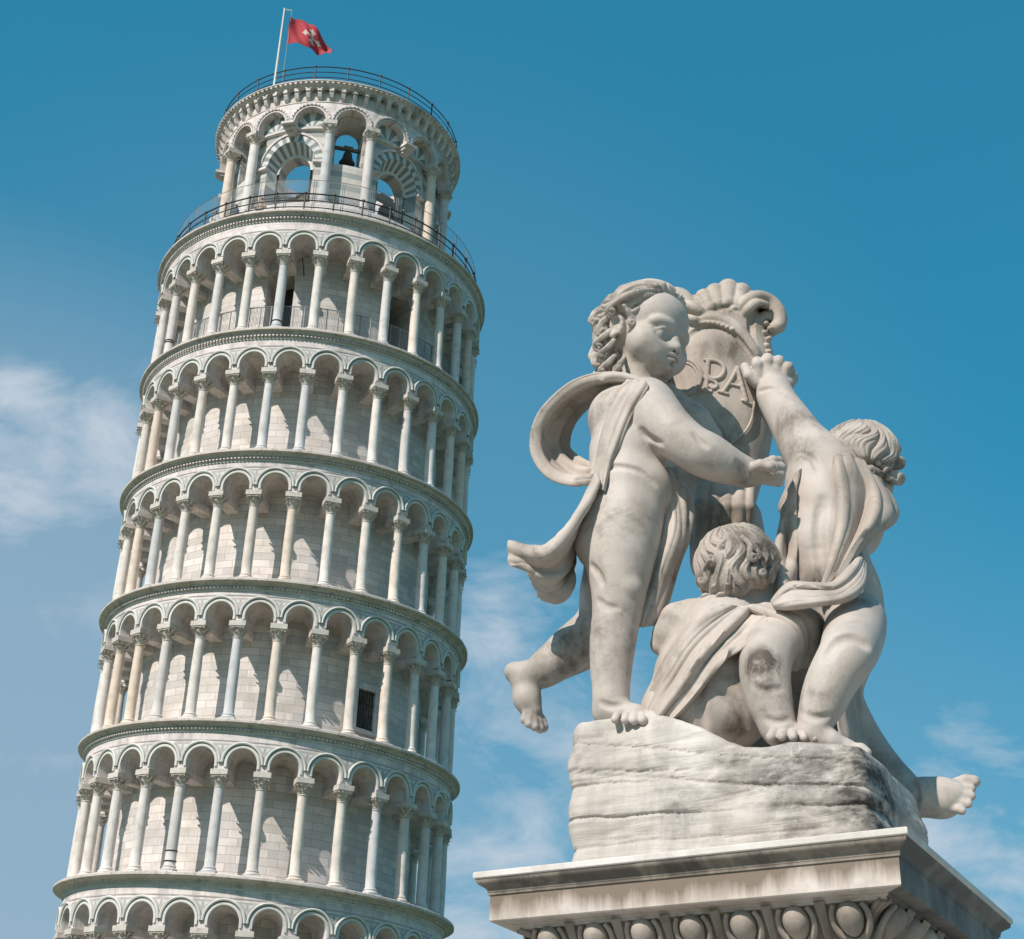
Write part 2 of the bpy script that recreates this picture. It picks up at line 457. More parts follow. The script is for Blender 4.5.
def column_meshes(rb, rt, h):
    """lathe turned shaft on a moulded base, and a leafy capital with its abacus, as two meshes"""
    hc = .60
    mb = MB()
    mb.box((0, 0, .05), (rb * 1.5, rb * 1.5, .05))
    zs = h - hc
    prof = [(rb * 1.42, .10), (rb * 1.5, .14), (rb * 1.42, .18), (rb * 1.15, .21), (rb * 1.15, .23), (rb * 1.24, .26), (rb * 1.15, .29), (rb, .33)]
    for k in np.linspace(0, 1, 6)[1:]: prof.append((rb + (rt - rb) * k + .012 * math.sin(k * 3.1), .33 + (zs - .40) * k))
    prof += [(rt * 1.12, zs - .05), (rt * 1.14, zs - .02), (rt * 1.0, zs)]
    mb.lathe(prof, 20)
    sh = mb.mesh('column', [M['column']], None, 40)
    mb = MB()
    ca = zs
    mb.lathe([(rt * .98, ca + .001), (rt * 1.02, ca + .12), (rt * 1.18, ca + .25), (rt * 1.45, ca + .34), (rt * 1.45, ca + .35)], 16)
    for tier, (nl, z0, hh, rr, off) in enumerate([(8, ca + .01, .16, rt * 1.03, 0), (8, ca + .11, .20, rt * 1.1, math.pi / 8)]):
        for i in range(nl):
            a = off + i * 2 * math.pi / nl
            rows = [(0, 0, .062), (.5, .012, .07), (.8, .04, .06), (1.0, .095, .045), (.93, .115, .03)]
            P = []
            for (k, o_, w) in rows:
                rad = rr + o_ + .10 * k * k * (.5 + .5 * tier)
                ct, st = math.cos(a), math.sin(a)
                P.append([(rad * ct - s_ * w * -st * -1, rad * st + s_ * w * ct, z0 + hh * k) if s_ else ((rad + .018) * ct, (rad + .018) * st, z0 + hh * k) for s_ in (-1, 0, 1)])
            mb.grid(np.array(P))
    for i in range(4):                                     # corner volutes
        a = math.pi / 4 + i * math.pi / 2
        tt = np.linspace(0, 4.2, 9)
        pts = [((rt * 1.25 + .10 + .05 * math.cos(x) * (1 - x / 6)) * math.cos(a), (rt * 1.25 + .10 + .05 * math.cos(x) * (1 - x / 6)) * math.sin(a), ca + .29 + .05 * math.sin(x) * (1 - x / 6)) for x in tt]
        mb.tube(pts, .025, 6)
    A = .325
    mb.box((0, 0, ca + .375), (A * .90, A * .90, .025))
    mb.box((0, 0, ca + .50), (A, A, .10))
    cp = mb.mesh('capital', [M['capital']], None, 40)
    return sh, cp


# mouldings, arcades and core walls of each storey
H_COL = 3.86                                               # nominal, terrace to abacus top
col_sh, col_cp = column_meshes(.205, .18, H_COL)
DOORS = {5: [(251.5, .62, 4.0), (305.5, .62, 3.95)], 2: [(304.0, .42, 2.45)]}
col_spots = []
for k in range(6):
    z0, z1 = HL[k], HL[k + 1]; zs = z0 + ABZ[k] + .06     # springing
    mb = MB()
    rf = RF; hwp = rf * STEP / 2; hw = .55; zc = zs + .28
    for i in range(30):
        tb = PH + STEP * (i + .5)
        panel(mb, tb, rf, hwp, zs, z1 - .46, hw, zc, zs, 0, 16, 2)
        A = hole_outline(hw, zc, zs, 16, 2)
        B = hole_outline(hw * .80, zc, zs, 16, 2)
        reveal(mb, tb, A, rf, B, RW, 0, 3)
        arch_ring(mb, tb, rf, .56, .655, zc, .05, 2, 18, .18)
        arch_ring(mb, tb, rf, .656, .695, zc, .008, 1, 18, .02)
        arch_ring(mb, tb, rf, .696, .785, zc, .10, 2, 18, .02)
        # inlaid spandrel: grey field with two white triangles
        tcol = PH + STEP * i
        zt = z1 - .50
        def pt(s_, z, o_): return cyl(tcol + s_ / rf, rf + o_, z)
        g0 = [(-.34, zt - .04), (.34, zt - .04), (.04, zt - .60), (-.04, zt - .60)]
        w_ = np.linspace(0, 1, 7)
        lft = [(-hwp + .80 * math.cos(x), zc + .80 * math.sin(x)) for x in np.linspace(R_(8), R_(62), 7)]
        zz = max(p[1] for p in lft)
        rgt = [(-p[0], p[1]) for p in lft][::-1]
        poly = lft + rgt
        mb.add([pt(s_, z, .012) for s_, z in poly], [tuple(range(len(poly)))[::-1]], 1)
        cz = zz - .05
        for sg in (-1, 1):
            tri = [(sg * .03, cz - .02), (sg * .25, cz - .02), (sg * .05, cz - .20)]
            if sg < 0: tri = tri[::-1]
            mb.add([pt(s_, z, .018) for s_, z in tri], [(2, 1, 0)], 2)
        # stone beam from the abacus back to the wall
        ct, st = math.cos(tcol), math.sin(tcol)
        Rm = np.array([[ct, -st, 0], [st, ct, 0], [0, 0, 1]])
        mb.box(((RW + RCOL) / 2 * ct, (RW + RCOL) / 2 * st, z0 + ABZ[k] - .09), ((RCOL - RW) / 2, .265, .135), Rm)
        n_ = Rm @ np.array([0, 1.0, 0])
    ring(mb, [(rf, z1 - .46), (rf + .03, z1 - .46), (rf + .03, z1 - .40)], 180, 2)
    ring(mb, [(rf + .004, zc + .80), (rf + .018, zc + .80), (rf + .018, zc + .84), (rf + .004, zc + .84)], 180, 1)
    mb.build('arcade', [M['tower'], M['inlay'], M['white']], tower, bend, 35)
    # cornice
    mb = MB(); R = RL[k + 1]; D = R - 7.9
    prof = [(RW, z1 - .46), (rf + .02, z1 - .46), (rf + .03, z1 - .40), (rf + .06, z1 - .39), (rf + .07, z1 - .27), (rf + .15, z1 - .255), (rf + .17, z1 - .21),
            (rf + .22 + D, z1 - .15), (rf + .30 + D, z1 - .13), (R, z1 - .115), (R, z1 - .03), (R - .03, z1), (RW, z1 + .002)]
    ring(mb, prof, 240, 0)
    if k > 0:
        for i in range(300):
            t = 2 * math.pi * i / 300; ct, st = math.cos(t), math.sin(t)
            Rm = np.array([[ct, -st, 0], [st, ct, 0], [0, 0, 1]])
            mb.box(((rf + .095) * ct, (rf + .095) * st, z1 - .325), (.05, .042, .036), Rm, 1)
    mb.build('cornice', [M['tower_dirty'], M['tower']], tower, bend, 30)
    # core wall with real door and window openings
    mb = MB(); ds = DOORS.get(k, [])
    cuts = []
    for (td, hwd, hd) in ds:
        zb = 0.0 if k == 5 else .85
        cuts.append((R_(td), hwd / RW, z0 + zb, z0 + hd))
    ta = 0.0
    edges = sorted(cuts)
    segs = []; cur = 0.0
    for (t, dw, zb, zt) in edges:
        segs.append((cur, t - dw)); cur = t + dw
    segs.append((cur, 2 * math.pi))
    for (a, c) in segs: ring(mb, [(RW, z0), (RW, z1)], max(2, int((c - a) / R_(3)) + 1), 0, a, c - 1e-7)
    for (t, dw, zb, zt) in edges:
        hwd = dw * RW
        if k == 5:
            zcn = zt - hwd
            panel(mb, t, RW, hwd + .0005, z0, z1, hwd - .001, zcn, z0, 0, 12, 2)
            A = hole_outline(hwd - .001, zcn, z0, 12, 2); reveal(mb, t, A, RW, A, RW - 1.6, 0, 2)
        else:
            ring(mb, [(RW, z0), (RW, zb)], 3, 0, t - dw, t + dw); ring(mb, [(RW, zt), (RW, z1)], 3, 0, t - dw, t + dw)
            A = np.array([(-hwd, zb), (-hwd, zt), (hwd, zt), (hwd, zb), (-hwd, zb)]); reveal(mb, t, A, RW, A, RW - 1.2, 0, 1)
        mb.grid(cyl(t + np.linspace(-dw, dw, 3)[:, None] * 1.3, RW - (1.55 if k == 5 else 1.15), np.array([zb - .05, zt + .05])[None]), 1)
    cw = mb.build('core_wall', [M['wall'], M['dark']], tower, bend, 30)
    for (t, dw, zb, zt) in edges:
        mb = MB()
        if k == 5:                                        # iron tie rods above the door
            for s_ in (-1, 1):
                mb = MB(); mb.tube([cyl(t + s_ * dw * 1.6, RW + .02, zt - .3), cyl(t + s_ * dw * 1.5, RW + .6, zt + .25)], .025, 6)
                mb.build('iron_tie', M['iron'], tower, bend)
        else:
            for s_ in np.linspace(-.8, .8, 6): mb.tube([cyl(t + s_ * dw, RW + .03, zb), cyl(t + s_ * dw, RW + .03, zt)], .022, 6)
            for z in np.linspace(zb + .1, zt - .1, 4): mb.tube([cyl(t + s_ * dw, RW + .045, z) for s_ in np.linspace(-1, 1, 5)], .018, 6)
            mb.build('window_grille', M['iron'], tower, bend)
            mb = MB()
            for s_ in (-1, 1):
                P = [cyl(t + s_ * (dw + .09 / RW), RW + .05, (zb + zt) / 2)]
                ct, st = math.cos(t), math.sin(t); Rm = np.array([[ct, -st, 0], [st, ct, 0], [0, 0, 1]])
                mb.box(P[0], (.06, .09, (zt - zb) / 2 + .1), Rm)
            mb.box(cyl(t, RW + .05, zt + .12), (.08, dw * RW + .2, .12), Rm); mb.box(cyl(t, RW + .06, zb - .07), (.12, dw * RW + .2, .07), Rm)
            mb.build('window_frame', M['tower'], tower, bend)
    for i in range(30): col_spots.append((k, PH + STEP * i))

rest = MB()
nfront = 0


def place(o, t, r, z, sz):
    p = bend(cyl(np.array([t]), r, np.array([z])))[0]
    o.location = p; o.rotation_euler = (0, 0, t); o.scale = (1, 1, sz)


def mesh_arrays(me):
    v = np.zeros(len(me.vertices) * 3); me.vertices.foreach_get('co', v)
    return v.reshape(-1, 3), [tuple(p.vertices) for p in me.polygons]


sv, sf = mesh_arrays(col_sh); cv, cf = mesh_arrays(col_cp)
proto = None
for (k, t) in col_spots:
    z = HL[k] + .004; sz = (ABZ[k] + .06) / H_COL
    a = math.degrees(t) % 360
    vis = 187 < a < 353
    if vis:
        nfront += 1
        if proto is None:
            proto = o = link('column', col_sh, tower); c = link('capital', col_cp, o); pc = c
        else:
            o = proto.copy(); COL.objects.link(o); c = pc.copy(); COL.objects.link(c); c.parent = o
        place(o, t, RCOL, z, sz)
    else:
        p = bend(cyl(np.array([t]), RCOL, np.array([z])))[0]
        ct, st = math.cos(t), math.sin(t); Rm = np.array([[ct, -st, 0], [st, ct, 0], [0, 0, 1]])
        for vv, ff in ((sv, sf), (cv, cf)): rest.add((vv * (1, 1, sz)) @ Rm.T + p, ff)
rest.build('columns', M['column'], tower, None, 40, kind='stuff')
# iron bands round two repaired columns
for (k, i, zz) in ((1, 4, .45), (1, 4, .82), (5, 1, .9), (5, 1, 1.0), (5, 5, .5)):
    t = PH + STEP * i; p = cyl(t, RCOL, HL[k] + zz)
    p = bend(np.array([p]))[0]
    mb = MB(); mb.tube([p + .215 * np.array([math.cos(x), math.sin(x), 0]) for x in np.linspace(0, 2 * math.pi, 20, endpoint=False)], .022, 6, closed=True)
    mb.build('iron_band', M['iron'], tower)

# ground storey: blind arcade of fifteen bays
mb = MB(); z0, z1 = 0, HL[0]
for i in range(15):
    t = PH + R_(24) * i; r = 7.35; hwp = r * R_(12)
    panel(mb, t, r, hwp, 0, z1 - .5, 1.18, 7.2, .0, 0, 18, 3)
    A = hole_outline(1.18, 7.2, 0, 18, 3); reveal(mb, t, A, r, A * (.97, 1), 6.95, 0, 1)
    arch_ring(mb, t, r, 1.2, 1.42, 7.2, .08, 0, 20, .1)
    mb.grid(cyl(t + np.linspace(-hwp, hwp, 7)[:, None] / r, 6.95, np.array([0, z1])[None]), 0)
    p = cyl(t + R_(12), 7.4, 0); mb.lathe([(.5, .0), (.5, .3), (.4, .5), (.36, 6.6), (.42, 6.7), (.5, 7.2), (.5, 7.3)], 16, 0, p)
ring(mb, [(7.35, z1 - .5), (7.5, z1 - .45), (7.6, z1 - .3), (8.0, z1 - .12), (8.0, z1), (RW, z1 + .001)], 180, 0)
mb.build('ground_storey', M['tower'], tower, bend, 35)

# ---------------------------------------------------------------- belfry
ZF, ZP, ZA = HL[6], 45.45, 50.18
T5 = R_(274.5)
mb = MB()
ring(mb, [(5.0, ZF), (6.1, ZF), (6.1, ZF + .55), (5.98, ZF + .6), (5.98, ZP - .1), (5.94, ZP), (3.8, ZP + .001)], 180, 0)
mb.build('belfry_plinth', M['wall'], tower, None, 30)
wallm = MB(); RBW, RBI = 5.2, 4.0
trim = MB()
for j in range(6):
    tt = T5 + R_(60) * j
    # tall bell opening
    hwp = RBW * R_(10)
    zsill = 48.22
    panel(wallm, tt, RBW, hwp, ZP, 51.9, .66, 50.32, zsill, 0, 14, 3)
    A = hole_outline(.66, 50.32, zsill, 14, 3); reveal(wallm, tt, A, RBW, A * (.9, 1), RBI, 0, 2)
    panel(wallm, tt, RBI, RBI * R_(10), ZP, 51.9, .54, 50.32, zsill, 0, 14, 3)
    wallm.grid(cyl(tt + np.linspace(-.66, .66, 5)[:, None] / RBW, np.array([RBW, RBI])[None], zsill), 0)
    # wide low arch
    tl = tt + R_(30); hwp = RBW * R_(20)
    zb, zc = ZP, 48.28
    panel(wallm, tl, RBW, hwp, ZP, 51.9, 1.22, zc, zb, 0, 20, 3)
    A = hole_outline(1.22, zc, zb, 20, 3); B = hole_outline(.92, zc - .1, zb, 20, 3)
    n = len(A)
    kk = np.linspace(0, 1, 2)[None, :, None]
    G = A[:, None] * (1 - kk) + B[:, None] * kk; rr = RBW * (1 - kk[..., 0]) + (RBW - .55) * kk[..., 0]
    P = cyl(tl + G[..., 0] / rr, rr, G[..., 1])
    wallm.grid(P, [(1 if i % 2 else 2) for i in range(n - 1)], np.stack([G[..., 0], G[..., 1]], -1), flip=True)
    arch_ring(wallm, tl, RBW - .55, .80, .935, zc - .1, .03, 2, 20, 0)
    C_ = hole_outline(.80, zc - .1, zb, 20, 3); reveal(wallm, tl, C_, RBW - .54, C_, RBI, 0, 2)
    panel(wallm, tl, RBI, RBI * R_(20), ZP, 51.9, .80, zc - .1, zb, 0, 20, 3)
    arch_ring(wallm, tl, RBW, 1.225, 1.60, zc, .02, 2, 21, 0, alt=[1, 2])
    trim = MB(); arch_ring(trim, tl, RBW, 1.605, 1.72, zc, .07, 0, 24, 0)
    for s_ in (-1, 1):                                    # imposts
        P = cyl(tl + s_ * 1.42 / RBW, RBW + .06, zc - .07); ct, st = math.cos(tl + s_ * 1.42 / RBW), math.sin(tl + s_ * 1.42 / RBW)
        trim.box(P, (.12, .27, .06), np.array([[ct, -st, 0], [st, ct, 0], [0, 0, 1]]))
    trim.build('arch_moulding', M['tower'], tower, None, 35); trim = MB()
    ring(trim, [(RBW, 50.03), (RBW + .14, 50.09), (RBW + .14, 50.15), (RBW, 50.18)], 12, 0, tl - R_(18.5), tl + R_(18.5))
    trim.build('string_course', M['tower'], tower, None, 35); trim = MB()
    # corbel between the two blind arches
    ct, st = math.cos(tl), math.sin(tl); Rm = np.array([[ct, -st, 0], [st, ct, 0], [0, 0, 1]])
    trim.box(cyl(tl, 5.58, 50.11), (.38, .32, .07), Rm); trim.box(cyl(tl, 5.46, 49.97), (.28, .25, .07), Rm); trim.box(cyl(tl, 5.36, 49.84), (.18, .18, .06), Rm)
    trim.build('corbel', M['tower'], tower, None, 35)
wallm.build('belfry_wall', [M['striped'], M['grey'], M['white']], tower, None, 30)
# ring of eighteen arches carried by the columns
up = MB(); RB2 = 5.70; PJ = .30
for i in range(18):
    tb = T5 + R_(20) * i; hwp = RB2 * R_(10)
    panel(up, tb, RB2, hwp, ZA, 51.62, .74, 50.30, ZA, 0, 16, 2)
    A = hole_outline(.74, 50.30, ZA, 16, 2); reveal(up, tb, A, RB2, A * (.96, 1), RBW + .01, 0, 1)
    arch_ring(up, tb, RB2, .75, .82, 50.30, .03, 0, 18, .05)
    arch_ring(up, tb, RB2, .85, .98, 50.30, .07, 0, 18, .0)
    for q in range(15):
        a = math.pi * (q + .5) / 15; x, z = .905 * math.cos(a), 50.30 + .905 * math.sin(a)
        p = cyl(tb + x / RB2, RB2 + .09, z); ct, st = math.cos(tb), math.sin(tb)
        up.box(p, (.02, .03, .03), np.array([[ct, -st, 0], [st, ct, 0], [0, 0, 1]]), 0)
    if i % 3 != 0:                                        # blind lunette with radiating stripes
        nn = 7; aa = np.linspace(math.pi, 0, nn + 1)
        for q in range(nn):
            a0, a1 = aa[q], aa[q + 1]
            zz0 = 50.24
            def ray_(a_): return (.06 * math.cos(a_) * 3, 0), (.80 * math.cos(a_), .80 * math.sin(a_))
            (p0, q0), (p1, q1) = ray_(a0), ray_(a1); qm = (.80 * math.cos((a0 + a1) / 2), .80 * math.sin((a0 + a1) / 2))
            ss = [p0, q0, qm, q1, p1]
            up.add([cyl(tb + x / RBW, RBW + .10, zz0 + z) for x, z in ss], [(0, 1, 2, 3, 4)], 2 if q % 2 else 1)
        ring(up, [(RBW, 50.19), (RBW + .11, 50.19), (RBW + .11, 50.235)], 8, 2, tb - R_(8), tb + R_(8))
ring(up, [(RBW, ZA - .001), (RB2, ZA), ], 90, 0) if False else None
ring(up, [(RB2, 51.34), (RB2 + .03, 51.34), (RB2 + .03, 51.38), (RB2, 51.38)], 120, 0)
up.build('belfry_arcade', [M['tower'], M['grey'], M['white']], tower, None, 35)
# cornice with hanging arches on corbels
cm = MB(); NCB = 66
ring(cm, [(RB2 + .004, 51.40), (RB2 + .005, 51.98)], 180, 1)
for i in range(NCB):
    t = T5 + 2 * math.pi * i / NCB; sp = math.pi / NCB
    panel(cm, t + sp, RB2 + PJ, (RB2 + PJ) * sp, 51.86, 52.06, .19, 51.86, 51.86, 0, 8, 1)
    A = hole_outline(.19, 51.86, 51.86, 8, 1); reveal(cm, t + sp, A, RB2 + PJ, A * (.92, 1), RB2 - .01, 0, 1)
    ct, st = math.cos(t), math.sin(t); Rm = np.array([[ct, -st, 0], [st, ct, 0], [0, 0, 1]])
    cm.box(cyl(t, RB2 + .155, 51.84), (.155, .10, .03), Rm)
    pf = [(0, 51.42, .075), (.06, 51.44, .085), (.14, 51.54, .09), (.21, 51.68, .09), (.25, 51.81, .095)]
    for (a, b_) in zip(pf[:-1], pf[1:]):
        v = []
        for (o_, z, w) in (a, b_):
            for s_ in (-1, 1):
                for rr in (RB2 - .05, RB2 + o_ + .02): v.append(Rm @ np.array([rr, s_ * w, 0]) + np.array([0, 0, z]))
        cm.add(v, [(0, 1, 3, 2), (4, 6, 7, 5), (1, 5, 7, 3), (0, 4, 5, 1), (2, 3, 7, 6)], 0)
ring(cm, [(RB2 + PJ, 52.06), (RB2 + .33, 52.07), (RB2 + .36, 52.10), (RB2 + .40, 52.12), (RB2 + .40, 52.20), (6.12, 52.205), (6.21, 52.22), (6.22, 52.27), (6.18, 52.30), (5.6, 52.36), (RBI, 52.40), (RBI, 51.9)], 200, 0)
ring(cm, [(RB2, 51.93), (RB2 + PJ, 51.935)], 120, 0) if False else None
for i in range(150):
    t = 2 * math.pi * i / 150; ct, st = math.cos(t), math.sin(t)
    cm.box(cyl(t, RB2 + .435, 52.16), (.05, .06, .038), np.array([[ct, -st, 0], [st, ct, 0], [0, 0, 1]]), 0)
cm.build('belfry_cornice', [M['tower'], M['striped']], tower, None, 35)
# belfry columns
bs, bc = column_meshes(.235, .215, ZA - ZP - .02)
bs.name = 'belfry_column'
protob = None
for j in range(6):
    for s_ in (-1, 1):
        t = T5 + R_(60) * j + s_ * R_(10.0)
        if protob is None: protob = o = link('belfry_column', bs, tower); pcb = link('capital', bc, o)
        else:
            o = protob.copy(); COL.objects.link(o); c = pcb.copy(); COL.objects.link(c); c.parent = o
        o.location = cyl(t, 5.60, ZP + .01); o.rotation_euler = (0, 0, t)

# railings
def railing(name, r, z, hgt, nposts, rails, mtl, rad=.022, rpost=.032, t0=0, t1=2 * math.pi, knob=True, bars=0):
    mb = MB(); full = t1 - t0 > 6.28
    tt = np.linspace(t0, t1, 200 if full else 60, endpoint=not full)
    for q in rails: mb.tube(cyl(tt, r, np.full(len(tt), z + hgt * q)), rad if q < 1 else rad * 1.3, 6, closed=full)
    if bars:
        for t in np.linspace(t0, t1, bars): mb.tube([cyl(t, r, z), cyl(t, r, z + hgt)], .009, 5)
    o = mb.build(name, mtl, tower)
    ps = np.linspace(t0, t1, nposts, endpoint=not full)
    pm_ = MB(); pm_.lathe([(rpost * 1.6, 0), (rpost * 1.6, .06), (rpost, .08), (rpost, hgt * .98)] + ([(rpost * 1.9, hgt), (rpost * 1.9, hgt + .06), (rpost * .6, hgt + .10)] if knob else [(rpost, hgt + .01)]), 8)
    me = pm_.mesh('post', [mtl], None, 40)
    for t in ps:
        c = link('post', me, o); c.location = cyl(t, r, z)
    return o


railing('roof_railing', 5.98, 52.29, .92, 24, (.33, .66, 1.0), M['iron'], knob=True)
railing('terrace_railing', 7.42, ZF, 1.12, 36, (.06, .36, .68, 1.0), M['iron'], .026, .038)
z5 = HL[5]
railing('gallery_railing', 7.08, z5, 1.45, 46, (.08, 1.0), M['greyiron'], .018, .024, R_(182), R_(358), False, bars=330)
# translucent safety screen round the terrace
ms, N, L, b = mat('fine_wire_screen')
tr = N.new('ShaderNodeBsdfTransparent'); mx = N.new('ShaderNodeMixShader')
uvn = N.new('ShaderNodeUVMap')
b.inputs['Base Color'].default_value = (.35, .37, .37, 1); b.inputs['Roughness'].default_value = .5
mx.inputs[0].default_value = .16
L.new(tr.outputs[0], mx.inputs[1]); L.new(b.outputs[0], mx.inputs[2]); L.new(mx.outputs[0], N['Material Output'].inputs[0])
mb = MB(); ring(mb, [(7.3, ZF + .35), (7.3, ZF + 1.95)], 160, 0)
scr = mb.build('safety_screen', ms, tower, None, 60)
mb = MB()
tt = np.linspace(0, 2 * math.pi, 160, endpoint=False)
for z in (.35, 1.95): mb.tube(cyl(tt, 7.3, np.full(160, ZF + z)), .014, 5, closed=True)
for i in range(36):
    t = 2 * math.pi * i / 36 + .05
    for dd in (-.006, .006):
        mb.tube([cyl(t + dd, 7.3, ZF + .001), cyl(t + dd, 7.3, ZF + 1.95)], .016, 5)
mb.build('screen_frame', M['greyiron'], scr)

# bells hang in the openings
def bell(t, r, z, s, label):
    root = bpy.data.objects.new('bell', None); COL.objects.link(root)
    mb = MB()
    mb.lathe([(.50, 0), (.52, .03), (.45, .12), (.36, .30), (.30, .55), (.27, .75), (.20, .86), (.06, .90), (.06, 1.05)], 24)
    mb.lathe([(.44, .02), (.30, .3), (.22, .7), (.02, .8)], 24)
    o = mb.build('bell_body', M['bronze'], root, None, 50)
    mb = MB(); mb.tube([(0, 0, .8), (0, 0, .05)], .025, 6); mb.lathe([(.01, -.10), (.07, -.05), (.07, .02), (.02, .07)], 10)
    mb.build('clapper', M['iron'], root)
    mb = MB(); mb.box((0, 0, 1.10), (.10, .95 / s, .09)); mb.box((0, 0, 1.26), (.07, .30, .08))
    mb.build('headstock', M['wood'], root)
    root.matrix_world = TM @ Matrix.Translation(Vector(cyl(t, r, z))) @ Matrix.Rotation(t, 4, 'Z') @ Matrix.Scale(s, 4)
    tag(root, label, 'bell', 'bells hung in the belfry')


bell(T5 + R_(.5), 4.6, 48.75, .74, 'dark bronze bell silhouetted against the sky in the tall narrow arch of the belfry')
bell(R_(305.5), 4.25, 46.3, 1.25, 'dark bronze bell in the wide striped arch at the right of the belfry')
bell(R_(244.5), 3.4, 46.2, 1.15, 'dark bronze bell in the wide striped arch at the left of the belfry')

# flag pole and flag
def thing_local(name, me_or_none, label, cat, loc):
    o = bpy.data.objects.new(name, me_or_none); COL.objects.link(o)
    o.matrix_world = TM @ Matrix.Translation(Vector(loc)); tag(o, label, cat); return o


mpole = mat('pale_painted_pole')[0]; mpole.node_tree.nodes['Principled BSDF'].inputs['Base Color'].default_value = (.55, .53, .50, 1)
fp = thing_local('flagpole', None, 'slim pale flagpole standing on the roof edge of the belfry', 'flagpole', cyl(R_(235.0), 5.95, 52.28))
mb = MB(); mb.tube([(0, 0, 0), (0, 0, 5.0)], [.075, .05], 10); mb.build('pole', mpole, fp, None, 40)
mb = MB(); mb.box((.18, 0, 4.93), (.2, .02, .02)); mb.tube([(.36, 0, 4.9), (.33, 0, .4)], .008, 4); mb.build('halyard', mpole, fp)
mf, N, L, b = mat('red_flag_cloth'); b.inputs['Base Color'].default_value = (.42, .035, .05, 1); b.inputs['Roughness'].default_value = .8
b.inputs['Subsurface Weight'].default_value = 0.0
mw, N, L, b = mat('white_flag_cloth'); b.inputs['Base Color'].default_value = (.58, .50, .44, 1); b.inputs['Roughness'].default_value = .8


def flag_pt(u, v, off=0.0):
    """u along the fly 0..1, v down the hoist 0..1; the cloth hangs in waves"""
    u, v = np.asarray(u, float), np.asarray(v, float)
    w = 1.62 * (1 - .68 * u ** 1.9)
    x = 2.35 * u + .10 * v * np.sin(u * 3) - .25 * u * u * v
    z = -1.40 * u ** 1.2 + .30 * np.sin(math.pi * u) - v * w + .10 * np.sin(u * 6 + v * 2) * u
    y = .20 * np.sin(u * 9.0 + v * 2.0) * (.25 + u) + .07 * np.sin(u * 19 - v * 5) + .35 * u + off
    return np.stack(np.broadcast_arrays(x, y, z), -1)


def on_cross(u, v):
    """Pisan cross: four arms that widen to three small knobs"""
    x, y = (u - .50) * 1.75, (v - .50) * 1.15
    for a, b_ in ((x, y), (y, x)):
        a_ = abs(a)
        if a_ < .32 and abs(b_) < .03 + .12 * a_: return True
        for (ka, kb) in ((.26, .085), (.26, -.085), (.34, 0)):
            if (a_ - ka) ** 2 + (b_ - kb) ** 2 < .036 ** 2: return True
    return False


fl = thing_local('flag', None, 'red flag with a white pointed cross, blowing right from the pole on top', 'flag', np.array(cyl(R_(235.0), 5.95, 52.28)) + np.array([.30, 0, 4.55]))
nu, nv = 110, 80
U, V = np.meshgrid(np.linspace(0, 1, nu), np.linspace(0, 1, nv), indexing='ij')
mi = [1 if on_cross((i + .5) / (nu - 1), (j + .5) / (nv - 1)) else 0 for i in range(nu - 1) for j in range(nv - 1)]
mb = MB(); mb.grid(flag_pt(U, V, -.004), mi); mb.grid(flag_pt(U, V, .004), mi, flip=True)
mb.build('cloth', [mf, mw], fl, None, 80)
print('tower', nfront, round(time.time() - T0, 1))
# ------------------------------------------------------------------ pedestal
ZT = 3.1
SA = np.array([2.0347, -58.6655]); SB = np.array([.7655, -57.6112]); SC = np.array([2.9260, -57.5962])
ea = (SB - SA) / np.linalg.norm(SB - SA)                   # along the sunny side
eb = np.array([ea[1], -ea[0]])
if eb @ (SC - SA) < 0: eb = -eb
LA = float(np.linalg.norm(SB - SA)); LB = float((SC - SA) @ eb)
M['plinth'] = None


